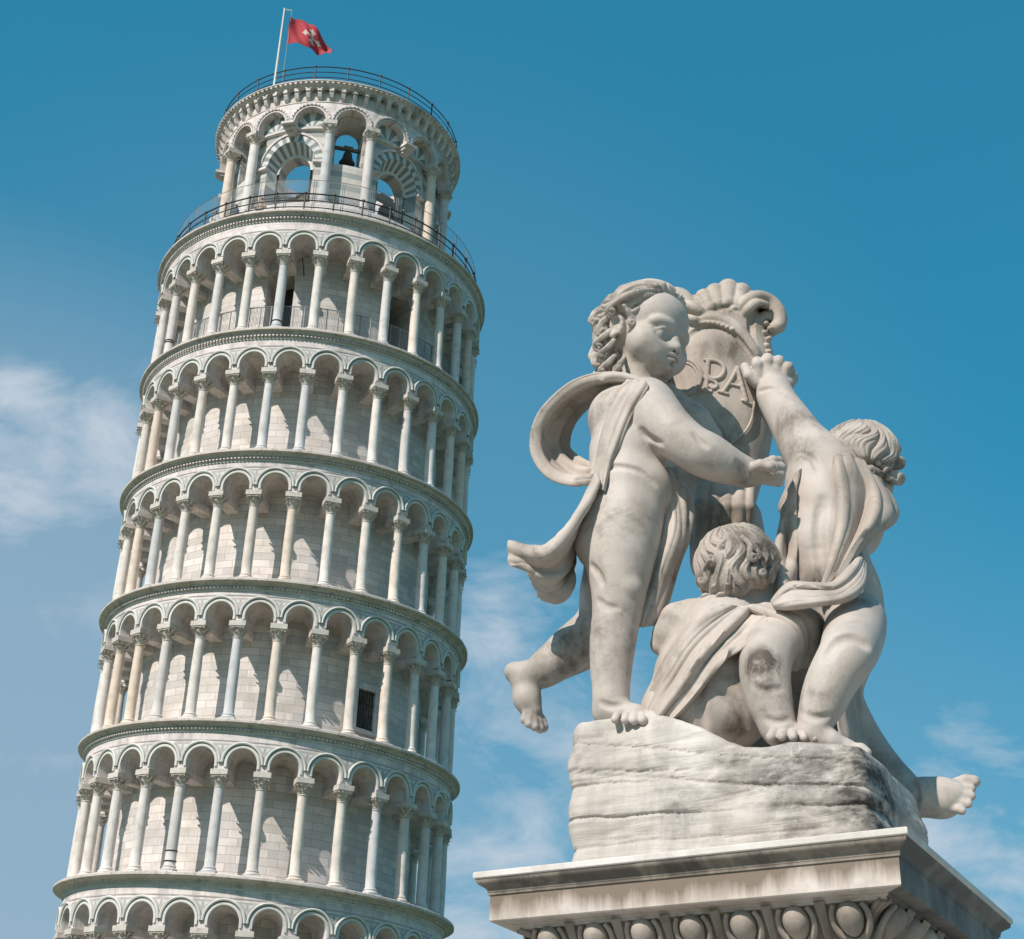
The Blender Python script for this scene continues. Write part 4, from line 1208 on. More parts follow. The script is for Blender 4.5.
def head(S, c, Fm, s, face=True):
    """a small child's head: skull, full cheeks, brow, eyes with lids, nose, mouth, chin and ears"""
    c = np.asarray(c)[:3]
    def L0(x, y, z): return c + Fm @ (np.array([x, y, z]) * s)
    L = L0
    def e(x, y, z, rx, ry, rz, k=6, mode='u'): S.ell(L(x, y, z), np.array([rx, ry, rz]) * s, Fm, k * s, mode)
    def cn(a, b, r1, r2, k=4, mode='u'): S.cone(L(*a), L(*b), r1 * s, r2 * s, k * s, mode)
    e(0, -6, 8, 38, 43, 39, 8); e(0, 14, 16, 33, 27, 26, 10)            # skull, forehead
    e(0, 16, -16, 28, 24, 26, 10)                                        # jaw
    if not face:
        return L
    for q in (-1, 1):
        e(q * 17, 19.5, -19.5, 19.5, 18, 18.5, 8)                                # cheeks
        e(q * 10, 27, -30, 13, 12, 11, 8)
    e(0, 33, -37, 9, 8, 7, 6)                                            # chin
    e(0, 22, -40, 17, 14, 8, 8)                                          # under the chin
    e(0, 35, -20, 12, 8, 10, 7)                                          # muzzle
    base_L = L0
    def LF(x, y, z): return base_L(x, y - 1.2, z + float(np.interp(z, [-40, -31, -26, -20, -12, 60], [-3, -5, -7, -8.5, -11.5, -11.5])))
    L = LF
    def e(x, y, z, rx, ry, rz, k=6, mode='u'): S.ell(L(x, y, z), np.array([rx, ry, rz]) * s, Fm, k * s, mode)
    def cn(a, b, r1, r2, k=4, mode='u'): S.cone(L(*a), L(*b), r1 * s, r2 * s, k * s, mode)
    for q in (-1, 1):
        e(q * 16, 42.5, 1.0, 10, 6.0, 6.0, 8, 's')                      # eye socket
        e(q * 15.6, 31.9, .2, 8.4, 8.0, 7.6, .6)                        # eyeball
        a = np.linspace(-1, 1, 9)
        e(q * 15.9, 40.6, .4, 2.5, 1.8, 2.6, .8, 's')
        up_ = [(L(q * 15.6 + 9.4 * t, 38.6 - 4.4 * t * t + (0 if q * t < 0 else -1.8 * abs(t)), 1.2 + 5.4 * (1 - t * t)), (1.1 + .7 * (1 - t * t)) * s) for t in a]
        lo_ = [(L(q * 15.6 + 8.8 * t, 37.6 - 4.2 * t * t - (0 if q * t < 0 else 1.5 * abs(t)), .4 - 5.0 * (1 - t * t)), 1.0 * s) for t in a]
        S.chain(up_, .9 * s); S.chain(lo_, .9 * s)
        S.chain([(L(q * 15.6 + 9.0 * t, 41.2 - 5.0 * t * t, 4.6 + 5.6 * (1 - t * t)), (.5 + .6 * (1 - t * t)) * s) for t in a], 1.6 * s, 's')
        br = [(L(q * 15 + 12 * t, 37.6 - 5.5 * (t * q * .5 + .5) ** 2 * 1.2, 11.5 + 2.5 * (1 - t * t)), 1.0 * s) for t in a]
        S.chain(br, 8 * s)
    cn((0, 37.0, 5), (0, 41.5, -5), 4.0, 4.6, 6); e(0, 44.2, -9.0, 5.0, 4.9, 4.4, 3.5)   # nose
    for q in (-1, 1):
        e(q * 5.2, 40.8, -10.4, 3.5, 3.9, 3.1, 2)
        e(q * 2.8, 43.4, -13.2, 1.6, 2.4, 1.6, 1, 's')
    cn((0, 42.5, -15), (0, 42.5, -19), 1.6, 1.8, 2.5, 's')               # philtrum
    a = np.linspace(-1, 1, 7)
    S.chain([(L(8.8 * t, 42.6 - 4.2 * t * t, -20.6 - 1.0 * abs(t) + 1.1 * (1 - (2 * abs(t) - .8) ** 2)), (2.7 - 1.1 * abs(t)) * s) for t in a], 1.8 * s)
    S.chain([(L(7.6 * t, 41.6 - 4.0 * t * t, -26.2 + 1.2 * abs(t)), (3.2 - 1.3 * abs(t)) * s) for t in a], 2.2 * s)
    S.chain([(L(9.2 * t, 43.4 - 4.4 * t * t, -23.3 - .5 * abs(t)), (1.5 - .5 * abs(t)) * s) for t in a], 1.2 * s, 's')
    cn((0, 41, -31), (0, 41, -31.4), 2.6, 2.6, 3, 's')
    L = base_L
    def e(x, y, z, rx, ry, rz, k=6, mode='u'): S.ell(base_L(x, y, z), np.array([rx, ry, rz]) * s, Fm, k * s, mode)
    for q in (-1, 1):                                                    # ears
        x0 = q * 36.5
        S.chain([(L(x0 + q * (1.2 + 2.5 * math.sin(t)), -6 - 6.5 * math.cos(t), -4 + 10 * math.sin(t)), 2.6 * s) for t in np.linspace(-.9, 4.0, 12)], 1.6 * s)
        e(x0 - q * 1, -5, -4, 3.5, 6, 9, 2); e(x0 + q * .8, -9.5, -14.0, 3.2, 4, 4.2, 2)
        e(x0 + q * 4, -3.5, -4, 2.4, 3.6, 5.4, 1.5, 's')
    return L


def hair(S, c, Fm, s, crown, line, lift=6.0, strands=15, wave=1.0, seed=1, amp=3.0, drop=0.0):
    """hair carved as a mass of waving strands that spread from the crown and thin out at the hairline"""
    c = np.asarray(c)[:3]; r = np.random.RandomState(seed)
    cr = np.asarray(crown, float); cr /= np.linalg.norm(cr)
    t1 = np.cross(cr, [1.0, .1, 0]); t1 /= np.linalg.norm(t1); t2 = np.cross(cr, t1)
    o = c + Fm @ (np.array([0, -4, 8]) * s)
    X, Y, Z = S.ax[0][:, None, None] - o[0], S.ax[1][None, :, None] - o[1], S.ax[2][None, None, :] - o[2]
    x, y, z = [(X * Fm[0, i] + Y * Fm[1, i] + Z * Fm[2, i]) / s for i in range(3)]
    ln = np.sqrt(x * x + y * y + z * z) + 1e-6
    vx, vy, vz = x / ln, y / ln, z / ln
    k = 1 / np.sqrt((vx / 38.5) ** 2 + (vy / 43.5) ** 2 + (vz / (39.5 * (1 + drop * np.clip(-vz * 1.3, 0, 1) * np.clip(.35 - vy, 0, 1)))) ** 2)
    ct = np.clip(vx * cr[0] + vy * cr[1] + vz * cr[2], -1, 1); th = np.arccos(ct)
    az = np.arctan2(vx * t2[0] + vy * t2[1] + vz * t2[2], vx * t1[0] + vy * t1[1] + vz * t1[2])
    h = line(vx, vy, vz)
    hh = np.clip(h / .30, 0, 1); hh = hh * hh * (3 - 2 * hh)
    ph = r.uniform(0, 6.28, 8)
    bend_ = wave * (.22 * np.sin(4.2 * th + 1.6 * np.sin(1.5 * az + ph[0])) + .05 * np.sin(8.5 * th + ph[1] + 2 * np.sin(2 * az + ph[2])))
    q = az + bend_ / np.maximum(np.sin(th), .35)
    big = np.abs(np.sin(q * strands / 2 + .5 * np.sin(2.1 * th + ph[3]) + 1.3 * np.sin(2 * az + ph[6]) + .8 * np.sin(5 * az + ph[7]))) ** .75
    fine = np.abs(np.sin(q * strands * 1.55 + 1.3 * np.sin(4 * th + ph[4])))
    clump = .5 * np.sin(3.0 * q + ph[5]) * np.sin(4.3 * th + ph[7] + 2 * np.sin(q * 2))
    fade = np.clip(th / .45, .25, 1)
    disp = (amp * (big - .55) * 1.5 + amp * .42 * (fine - .5) + 2.0 * clump) * fade
    d = (ln - k) - (lift + disp) * hh
    d = np.maximum(d, -h * 34) * s * .82
    S.comb((slice(None),) * 3, d.astype(np.float32), 2.0, 'u')


def lock(S, pts, r0, r1, hook, turn=1, n=2, k=1.2, off=1.0):
    """one free lock: runs through pts (px, py, d) and ends in a curl of radius hook, made of side by side strands"""
    Q = []
    for p in pts:
        d_ = p[2]
        if d_ is None:
            h = S.hit(p[0], p[1])
            if h is None: continue
            d_ = h - off
        Q.append(P(p[0], p[1], d_)[:3])
    if len(Q) < 2: return
    A = catmull(np.array(Q), 6)
    d = A[-1] - A[-2]; d /= np.linalg.norm(d)
    vw = np.array([0, -.87, -.48]); sd = np.cross(vw, d) * turn; sd /= np.linalg.norm(sd)
    c = A[-1] + sd * hook
    tail = []
    for t in np.linspace(.06, 1, 11):
        a = t * 2 * math.pi * 1.05; q = hook * (1 - .62 * t)
        tail.append(c + (-sd * math.cos(a) + d * math.sin(a)) * q + vw * 1.5 * t)
    A = np.vstack([A, tail]); m_ = len(A)
    for j in range(n):
        o = (j - (n - 1) / 2) * r0 * 1.05
        B = []
        for i, p in enumerate(A):
            t = i / (m_ - 1); tg = A[min(i + 1, m_ - 1)] - A[max(i - 1, 0)]; tg /= np.linalg.norm(tg) + 1e-9
            nn = np.cross(vw, tg); B.append((p + nn * o * (1 - .7 * t) + vw * abs(o) * -.15, (r0 * min(1, .35 + 3.0 * t) + (r1 - r0) * t) * (.75 if n > 1 else 1)))
        S.chain(B, k)


def spiral(S, c, axis_out, tang, rad, tube_, turns=1.35):
    """one snail curl of hair, lying on the head with its eye showing"""
    side_ = np.cross(axis_out, tang); side_ /= np.linalg.norm(side_) + 1e-9
    pts = []
    for t in np.linspace(0, 1, 12):
        a = 2 * math.pi * turns * t; q = rad * (1 - .72 * t)
        pts.append((c + tang * (math.cos(a) * q) + side_ * (math.sin(a) * q) + axis_out * (2.2 * t), tube_ * (1 - .25 * t)))
    S.chain(pts, .9)


def toes(S, pts, k=2.0):
    for (x0, y0, d0, x1, y1, d1, r) in pts:
        S.pchain([(x0, y0, d0, r * .9), ((x0 + x1) / 2, (y0 + y1) / 2 - r * .25, (d0 + d1) / 2, r * .95), (x1, y1, d1, r)], k)
# ------------------------------------------------------------------ the putti statue
M['flesh'] = statue_stone('statue_marble', (.525, .458, .412), (.465, .398, .352), (.145, .112, .085), .68, 5, unit=UN, mottle=.6)
M['cloth'] = statue_stone('carved_drapery_marble', (.50, .425, .375), (.425, .355, .305), (.13, .10, .073), .86, 6, unit=UN, mottle=.95)
M['hair'] = statue_stone('carved_hair_marble', (.51, .445, .395), (.42, .355, .31), (.115, .09, .07), .82, 9, unit=UN, mottle=.85)
M['shield'] = statue_stone('shield_marble', (.515, .44, .385), (.425, .35, .295), (.17, .128, .09), .80, 5, unit=UN)
M['rock'] = statue_stone('rock_marble', (.60, .54, .495), (.54, .48, .43), (.075, .065, .055), .72, 4, unit=UN, streak=.25, strata=.45, mottle=.6, stainvs=(.75, .75, 1.5))
statue = bpy.data.objects.new('putti_statue', None); COL.objects.link(statue)
statue.matrix_world = STM
tag(statue, 'marble statue of three naked children round a lettered shield, on the pedestal', 'statue')
VOX = globals().get('VOX', 1.45)


def bounds(x0, x1, y0, y1, d0, d1, pad=6):
    q = np.array([P(x, y, d)[:3] for x in (x0, x1) for y in (y0, y1) for d in (d0, d1)])
    return q.min(0) - pad, q.max(0) + pad


# --- rock base: rough layered block with a lumpy top
zslab = (ZT - cam_pos[2]) / UN
lo_, hi_ = bounds(545, 960, 700, 870, -230, 320)
lo_[2] = zslab - 6; hi_[2] = 525
RK = Sculpt(lo_, hi_, 2.0)
a3 = BAS @ np.array([*ea, 0]); b3 = BAS @ np.array([*eb, 0]); s0 = toS(np.array([*SA, ZT]))
X, Y, Z = RK.ax[0][:, None, None], RK.ax[1][None, :, None], RK.ax[2][None, None, :]
ua = (X - s0[0]) * a3[0] + (Y - s0[1]) * a3[1]; ub = (X - s0[0]) * b3[0] + (Y - s0[1]) * b3[1]       # along the sunny side, along the shaded side
LAu, LBu = LA / UN, LB / UN
sm = lambda t: np.clip(t, 0, 1) ** 2 * (3 - 2 * np.clip(t, 0, 1))
w0 = fnoise(X, Y, Z, .012, 3, 3); w1 = fnoise(X * .16, Y * .16, Z + .06 * (X - 200) * 1.0 + 6 * w0, .17, 5, 4); w2 = fnoise(X, Y, Z, .13, 8, 4)
topz = 442 + .075 * (ua - 100) + 40 * sm((ua - 150) / 112) - 30 * sm((ua - 318) / 40) + 4 * fnoise(X, Y, 0 * Z, .03, 11, 3) + 5 * np.exp(-((ua - 100) / 30) ** 2 - ((ub - 40) / 25) ** 2) + 9 * np.exp(-((ua - 195) / 45) ** 2)
hgt = (Z - zslab) / (topz - zslab)
ina = 34 + 8 * hgt + 4 * w0; inb = 26 + 5 * hgt + 4 * w0; enda = 335 + 5 * w0 - 6 * np.abs(hgt - .75); endb = 222 - 12 * hgt + 6 * w0
ph_ = (Z - zslab) * .062 + 1.1 * w0 + .0075 * (ua - 170) + .8 * fnoise(X, Y, 0 * Z, .012, 71, 2)
lobe = np.abs(np.sin(ph_)) ** .7 - .6
layer = 1.1 * np.sign(w1) * np.abs(w1) ** .45 + .9 * w2 + 3.5 * fnoise(X, Y, Z, .022, 61, 2) + 2.8 * lobe + 2 * sm((ua - 215) / 40) * np.exp(-((hgt - .80) / .16) ** 2)
qa = np.abs(ua - (ina + enda) / 2) - (enda - ina) / 2; qb = np.abs(ub - (inb + endb) / 2) - (endb - inb) / 2
rr_ = 15
qa, qb = qa + rr_, qb + rr_
side_d = np.sqrt(np.maximum(qa, 0) ** 2 + np.maximum(qb, 0) ** 2) + np.minimum(np.maximum(qa, qb), 0) - rr_ - layer
tt_ = Z - topz + 1.2 * w2
kk_ = 7.0; hs_ = np.maximum(kk_ - np.abs(side_d - tt_), 0) / kk_
d = np.maximum(side_d, tt_) + hs_ * hs_ * kk_ * .25
for (h0, dep, wd, ph, sl) in ((.20, 1.8, 1.0, 1, .03), (.30, 1.5, .8, 7, -.02), (.44, 3.2, 1.4, 2, .05), (.53, 1.8, .9, 15, .06), (.63, 2.2, 1.0, 5, .10), (.74, 3.0, 1.5, 3, .16), (.84, 1.8, .9, 9, .12), (.95, 1.8, .9, 13, .2)):
    zf = zslab + 96 * h0 + 7 * fnoise(X, Y, 0 * Z, .014, 20 + ph, 3) + sl * (ua - 170)
    gate = np.clip(fnoise(X, Y, 0 * Z, .011, 40 + ph, 2) * 2 + .9, 0, 1)
    cut = np.maximum(np.abs(Z - zf) - wd, -(side_d + dep * gate))
    d = np.maximum(d, -cut)
RK.f[:] = d.astype(np.float32)
RK.f[:, :, 0] = 5
RK.build('rock_base', M['rock'], statue, 0, [(790, 772, 50, .85), (850, 768, 42, 1.15), (735, 765, 34, .6), (880, 800, 60, 1.2), (800, 825, 44, .6), (700, 820, 36, .4), (600, 740, 24, .4)])

# --- A: the standing child at the left
SAc = Sculpt(*bounds(494, 800, 272, 736, -95, 95), 1.12)
S = SAc
S.pchain([(640, 392, 4, 20), (634, 420, 0, 34), (628, 452, 0, 36), (627, 490, -2, 37), (624, 520, 0, 38)], 12)
S.pell(622, 418, 2, 34, 30, 34, 12); S.pell(652, 420, 0, 20, 24, 24, 10)
S.pell(648, 494, -6, 24, 30, 32, 10)                       # belly
S.pell(606, 541, -4, 32, 33, 34, 10); S.pell(620, 535, 40, 32, 30, 34, 14)      # buttocks
S.pchain([(623, 522, -8, 39), (620, 558, -13, 33), (619, 588, -16, 25), (617, 612, -15, 21.5), (613, 640, -14, 20.5), (611, 668, -14, 18), (611, 692, -14, 15.5), (611, 710, -15, 15)], 8, 'u', 3)
S.pell(630, 589, -32, 11, 10, 9, 8)
S.pell(615, 636, 0, 17, 16, 26, 10)                        # calf
# foot
S.pchain([(606, 713, -8, 13), (620, 713, -20, 11.5), (636, 714.5, -28, 9), (646, 716.5, -30, 6.5)], 7)
toes(S, [(618, 716, -28, 615, 719.5, -42, 4.2), (627, 716, -33, 625, 720, -47, 4.5), (635, 716, -36, 634, 720.5, -50, 4.7), (642, 716, -37, 643, 720.5, -51, 5.0), (650, 715, -36, 656, 719, -48, 6.4)], 1.6)
# bent leg, further away
S.pchain([(628, 536, 42, 40), (622, 575, 46, 36), (612, 610, 52, 29), (600, 632, 56, 25), (575, 648, 60, 22), (552, 664, 62, 16), (538, 674, 63, 13.5)], 9, 'u', 3)
S.pell(592, 592, 44, 10, 16, 20, 10)
S.pchain([(514, 672, 64, 10), (524, 676, 62, 13.5), (527, 698, 62, 13), (532, 712, 61, 10.5)], 7)
toes(S, [(527, 713, 55, 524, 720, 53, 4), (530, 715, 54, 529, 724, 51, 4.4), (533, 717, 56, 535, 727, 52, 4.4), (536, 717, 60, 540, 729, 57, 4.6), (538, 716, 66, 543, 727, 64, 5.6)], 2.5)
# arms
S.pchain([(646, 404, -18, 27), (655, 418, -28, 26), (675, 435, -42, 21.5), (694, 449, -50, 19.5), (708, 456, -50, 19.5), (724, 464, -46, 16.5), (739, 470, -40, 12.8), (750, 474, -38, 11.5)], 8, 'u', 3)
S.pchain([(660, 405, 40, 24), (690, 425, 48, 21), (705, 440, 50, 18)], 8)
# near hand closed on the hem of the shield
S.pell(759, 473, -40, 13, 12, 11, 5)
for (y, dd, r) in ((462, -42, 5.2), (468.5, -44, 5.7), (475.5, -43, 5.5), (482, -40, 4.8)):
    S.pchain([(761, y + (473 - y) * .3, dd + 2, r), (773, y - 1, dd, r * 1.08), (781 - abs(y - 470) * .25, y - .5, dd + 4, r), (782 - abs(y - 470) * .25, y + 1, dd + 14, r * .9)], .9)
S.pchain([(750, 470, -48, 6), (760, 465, -57, 5.8), (770, 467, -59, 5.0), (774, 469, -56, 4.4)], 1.6)
# neck and head
S.pchain([(634, 398, 4, 23), (638, 376, 2, 22), (642, 352, 0, 24)], 9)
HA = P(646, 336, -6); FA = frame((.71, -.67, -.24), (-.05, 0, 1)); sA = 1.12
head(S, HA, FA, sA)
S.crease([(598, 468), (618, 466), (640, 471), (656, 484)], 2.4, 1.8)
S.crease([(640, 430), (648, 437), (660, 444)], 2.6, 2.6); S.crease([(694, 432), (700, 440), (707, 446)], 2.0, 1.4)
S.crease([(597, 600), (606, 606), (618, 607)], 2.2, 1.0); S.crease([(738, 462), (743, 470), (746, 480)], 1.6, 1.2)
S.crease([(590, 565), (598, 574), (602, 584)], 2.4, 1.8); S.crease([(600, 702), (610, 706), (622, 704)], 1.8, 1.0)
S.crease([(626, 377), (636, 380), (650, 388)], 2.0, 1.4)
bodyA = S.build('child_figure', M['flesh'], statue, 1, [(570, 650, 40, .85), (545, 672, 20, .6), (530, 712, 14, .6), (712, 460, 14, .4), (744, 476, 13, 1.0), (646, 440, 13, .6), (655, 375, 22, .5), (600, 570, 16, .4), (655, 480, 12, .4), (680, 440, 16, .35)])
bodyA['label'] = 'standing child seen from its back right, one leg lifted behind'
# hair of A: swept back from the forehead into curls at the neck
rr0 = random.Random(8)
HS = Sculpt(HA[:3] - 75, HA[:3] + 75, .9)
def lineA(x, y, z):
    front = .50 - y + .72 * np.clip(z - .25, 0, 1) - .05 * np.sin(9 * x)
    low = z + .55 + .42 * np.clip(-y, 0, 1)
    ear = np.sqrt(((np.abs(x) - .92) / .5) ** 2 + ((y + .02) / .30) ** 2 + ((z + .30) / .30) ** 2) - 1
    return np.minimum(np.minimum(front, low), ear * .6)
hair(HS, HA, FA, sA, (.12, .97, .22), lineA, 9.0, 13, .9, 5, 3.2, .3)
for (p, r0, r1, hk, tn) in (([(612, 303, None), (601, 308, -12), (594, 313, -8)], 5, 3, 6.0, 1), ([(612, 316, None), (603, 322, -24), (598, 329, -22)], 5, 3, 6.0, 1),
        ([(611, 329, None), (604, 336, -26), (596, 342, -18)], 5, 3, 5.6, 1), ([(616, 338, None), (609, 347, -30), (600, 354, -22)], 5, 3, 5.2, 1), ([(620, 348, None), (613, 358, -28), (604, 365, -20)], 5, 3, 5.0, 1),
        ([(604, 340, -4), (597, 352, -2), (593, 360, -2)], 5, 3, 5.0, 1), ([(626, 352, None), (622, 361, -34), (615, 368, -26)], 4.6, 2.6, 4.6, 1), 
        ([(668, 299, None), (650, 298, None), (632, 303, None), (618, 313, None)], 4.8, 2.8, 5, 1), ([(672, 303, None), (654, 304, None), (638, 310, None), (629, 320, None)], 3.8, 2.2, 3.6, 1), ([(660, 293, None), (640, 293, None), (622, 299, None), (608, 309, None)], 5, 3, 5, 1), ([(600, 356, 8), (597, 364, 8), (601, 372, 4)], 5, 3, 4.5, -1)):
    lock(HS, p, r0 * .62, r1 * .60, hk * 1.1, tn, 2)
    jx, jy = rr0.uniform(-5, 5), rr0.uniform(-5, 5)
    lock(HS, [(x + jx, y + jy, d) for (x, y, d) in p], r0 * .55, r1 * .55, hk * rr0.uniform(.7, 1.1), tn, 2)
HS.ell(HA[:3] + FA @ (np.array([4, -34, -26]) * sA), np.array([26, 15, 24]) * sA, FA, 6)
ha = HS.build('hair', M['hair'], bodyA, 0, [(606, 355, 20, .7), (600, 325, 16, .4), (640, 296, 14, .4)])

# --- B: the seated child in front, seen from behind
DB = 32
SBc = Sculpt(*bounds(628, 842, 500, 775, -150, 110), VOX)
S = SBc; S.dz = DB
S.pchain([(738, 606, -40, 30), (722, 640, -42, 45), (708, 680, -46, 51), (702, 712, -46, 50)], 14)
S.pell(690, 640, -30, 26, 28, 34, 14); S.pell(772, 630, -40, 26, 28, 28, 14)
S.pell(672, 714, -46, 32, 34, 34, 14); S.pell(735, 714, -60, 34, 34, 34, 14)
S.pell(714, 666, -86, 14, 8, 14, 10)                      # shoulder blade
S.pchain([(788, 626, -56, 25), (777, 640, -82, 25), (767, 655, -106, 23.5), (765, 676, -116, 22), (769, 700, -120, 20), (776, 721, -122, 15), (779, 731, -123, 14)], 8, 'u', 3)
S.pchain([(782, 735, -120, 12), (796, 738, -126, 11), (810, 740, -124, 7)], 6)
toes(S, [(775, 734, -132, 771, 737, -142, 5.4), (784, 733, -136, 782, 737, -146, 4.8), (793, 733, -137, 793, 737.5, -147, 4.7), (802, 734, -136, 804, 738, -146, 4.4), (810, 735, -132, 815, 739, -141, 4.2)], 1.4)
S.pchain([(704, 618, -24, 15), (690, 616, -40, 15), (677, 620, -44, 16), (667, 633, -40, 13), (660, 645, -34, 10)], 7)
S.pchain([(738, 606, -42, 22), (738, 585, -42, 26)], 8)
HB = P(739, 576, -46 + DB); FB = frame((.42, .88, .02), (0.05, 0.1, 1)); sB = .97
head(S, HB, FB, sB, True)
S.crease([(710, 648), (702, 672), (700, 700), (704, 728)], 3.0, 2.2, 6); S.crease([(752, 684), (764, 690), (782, 688)], 2.0, 1.0); S.crease([(766, 718), (776, 722), (790, 719)], 1.8, 1.2)
S.crease([(722, 690), (738, 706), (748, 728)], 2.6, 1.6, 6)
bodyB = S.build('child_figure', M['flesh'], statue, 1, [(762, 664, 21, 1.45), (766, 678, 15, 1.2), (738, 725, 16, .9), (700, 690, 14, .4), (668, 625, 14, .3)])
bodyB['label'] = 'seated child seen from behind with one knee drawn up'
HS = Sculpt(HB[:3] - 72, HB[:3] + 72, 1.0)
def lineB(x, y, z):
    return np.minimum(np.minimum(.50 - y + .7 * np.clip(z - .3, 0, 1), z + .60 + .45 * np.clip(-y, 0, 1) + .06 * np.sin(11 * x)), (np.sqrt(((np.abs(x) - .95) / .4) ** 2 + ((y - .05) / .26) ** 2 + ((z + .30) / .3) ** 2) - 1) * .5)
hair(HS, HB, FB, sB, (-.15, -.40, .90), lineB, 5.5, 22, .75, 12, 3.3, .75)
for (p, r0, r1, hk, tn) in (([(703, 584, None), (702, 594, None), (706, 602, -84)], 4.6, 2.8, 5.5, -1), ([(713, 586, None), (712, 597, None), (716, 605, -90)], 4.6, 2.8, 5.2, -1), ([(727, 584, None), (727, 596, None), (733, 605, -92)], 4.6, 2.8, 5.2, -1),
        ([(745, 584, None), (748, 596, None), (745, 605, -92)], 4.2, 2.6, 5, 1), ([(760, 580, None), (764, 592, None), (762, 602, -86)], 4.2, 2.6, 4.6, 1), ([(773, 574, None), (776, 585, None), (774, 595, -70)], 4.0, 2.4, 4.2, 1),
        ([(727, 540, None), (719, 549, None), (716, 560, None)], 4.2, 2.2, 4.0, -1), ([(741, 536, None), (750, 545, None), (749, 556, None)], 4.2, 2.2, 4.2, 1), ([(757, 550, None), (762, 560, None), (759, 570, None)], 3.8, 2.0, 3.8, 1), ([(710, 560, None), (705, 570, None), (706, 580, None)], 3.8, 2.0, 3.8, -1)):
    lock(HS, [(x, y, None) for (x, y, d) in p], r0 * .62, r1 * .62, hk * 1.1, tn, 2)
hb = HS.build('hair', M['hair'], bodyB, 0, [(766, 556, 28, 1.0), (745, 545, 20, .7), (708, 570, 16, .5), (738, 595, 16, .5)])

# --- C: the child at the right, reaching up
SCc = Sculpt(*bounds(738, 1000, 340, 830, -160, 130), VOX)
S = SCc
S.pchain([(832, 470, 8, 33), (826, 505, 6, 37), (826, 545, 4, 36), (838, 585, 2, 36), (848, 614, 0, 35)], 14)
S.pell(808, 480, 4, 22, 26, 26, 12); S.pell(858, 520, 16, 26, 28, 40, 14)
S.pell(860, 606, 20, 22, 26, 44, 14)
S.pchain([(824, 468, 6, 29), (806, 447, 14, 24), (790, 421, 38, 19.5), (777, 400, 58, 16.5), (773, 388, 66, 14.5)], 8, 'u', 3)
# fist on the edge of the shield
S.dz = 24
S.pell(770.5, 377, 45, 19, 15, 13, 6)
S.pchain([(786, 384, 42, 8.5), (789, 378, 50, 8.5), (785, 368, 56, 7)], 4)
for (x, y, x1, y1, x2, y2, r) in ((759, 371, 757.5, 363, 757, 359, 5.4), (767.5, 369, 767.5, 359.5, 767.5, 356, 5.8), (776, 369, 778, 361, 778.5, 358, 5.6), (783.5, 372, 787, 366, 788.5, 364, 5.0)):
    S.pchain([(x, y + 5, 36, r), (x1, y1 + 2, 32, r * 1.05), (x2, y2 + 3, 44, r), (x2 + .5, y2 + 8, 52, r * .9)], 2.2)
S.pchain([(757, 383, 38, 6), (749, 376, 36, 5.4), (745, 367, 40, 4.8)], 1.6)                 # thumb, off the side of the palm
S.dz = 0
# near leg with its knee forward
S.pchain([(856, 622, -20, 30), (852, 642, -70, 29), (846, 657, -104, 26.5), (832, 680, -104, 23.5), (823, 702, -102, 21.0), (815, 722, -100, 15.5), (813, 734, -98, 14)], 5, 'u', 3)
S.pchain([(812, 737, -100, 13), (830, 743, -102, 12), (847, 750, -102, 9.5), (857, 754, -100, 7)], 6)
toes(S, [(856, 748, -108, 866, 753, -110, 6.0), (852, 752, -114, 860, 757, -117, 4.7), (846, 752, -117, 853, 757.5, -121, 4.5), (840, 751, -119, 846, 757, -123, 4.3), (834, 750, -119, 839, 756, -123, 4.2)], 2)
# far leg stretched out past the rock
S.pchain([(856, 630, 24, 28), (834, 690, 42, 25), (846, 722, 46, 23), (869, 755, 42, 20), (891, 781, 28, 18.5), (909, 796, 17, 15.5)], 9, 'u', 3)
S.pchain([(908, 806, 12, 13), (926, 797, 4, 18), (944, 797, 0, 18), (955, 796, -2, 14)], 8)
S.pell(940, 806, 0, 16, 14, 10, 8)
toes(S, [(957, 783, -2, 974, 781.5, -4, 6.4), (960, 789, -7, 971, 788.5, -10, 5.0), (960, 796, -10, 971, 796, -13, 4.8), (958, 803, -11, 968, 804, -14, 4.6), (953, 809, -11, 962, 811, -14, 4.4)], 2)
S.pchain([(836, 470, 8, 24), (852, 462, 14, 24)], 8)
HC = P(862, 467, 16); FC = frame((.72, .62, -.42), (.3, 0, 1)); sC = .92
head(S, HC, FC, sC)
S.crease([(758, 391), (772, 388), (788, 393)], 1.6, 1.2); S.crease([(800, 452), (812, 458), (818, 470)], 2.2, 1.6); S.crease([(822, 500), (818, 530), (820, 565), (826, 590)], 3.2, 2.0, 8)
S.crease([(806, 714), (816, 718), (830, 716)], 1.8, 1.0); S.crease([(824, 656), (836, 642), (852, 637), (868, 644)], 3.0, 2.6, 7); S.crease([(912, 780), (917, 795), (914, 810)], 1.8, 1.4)
bodyC = S.build('child_figure', M['flesh'], statue, 1, [(786, 420, 26, .7), (802, 452, 18, .8), (822, 585, 22, 1.3), (838, 560, 14, .8), (862, 600, 18, .5), (880, 770, 30, .6), (850, 480, 20, .7)])
bodyC['label'] = 'child at the right reaching up to the shield edge'
HS = Sculpt(HC[:3] - 66, HC[:3] + 66, 1.0)
def lineC(x, y, z): return np.minimum(.50 - y + .7 * np.clip(z - .3, 0, 1), z + .60 + .45 * np.clip(-y, 0, 1))
hair(HS, HC, FC, sC, (0, -.35, .93), lineC, 6, 19, .75, 21, 3.2, .3)
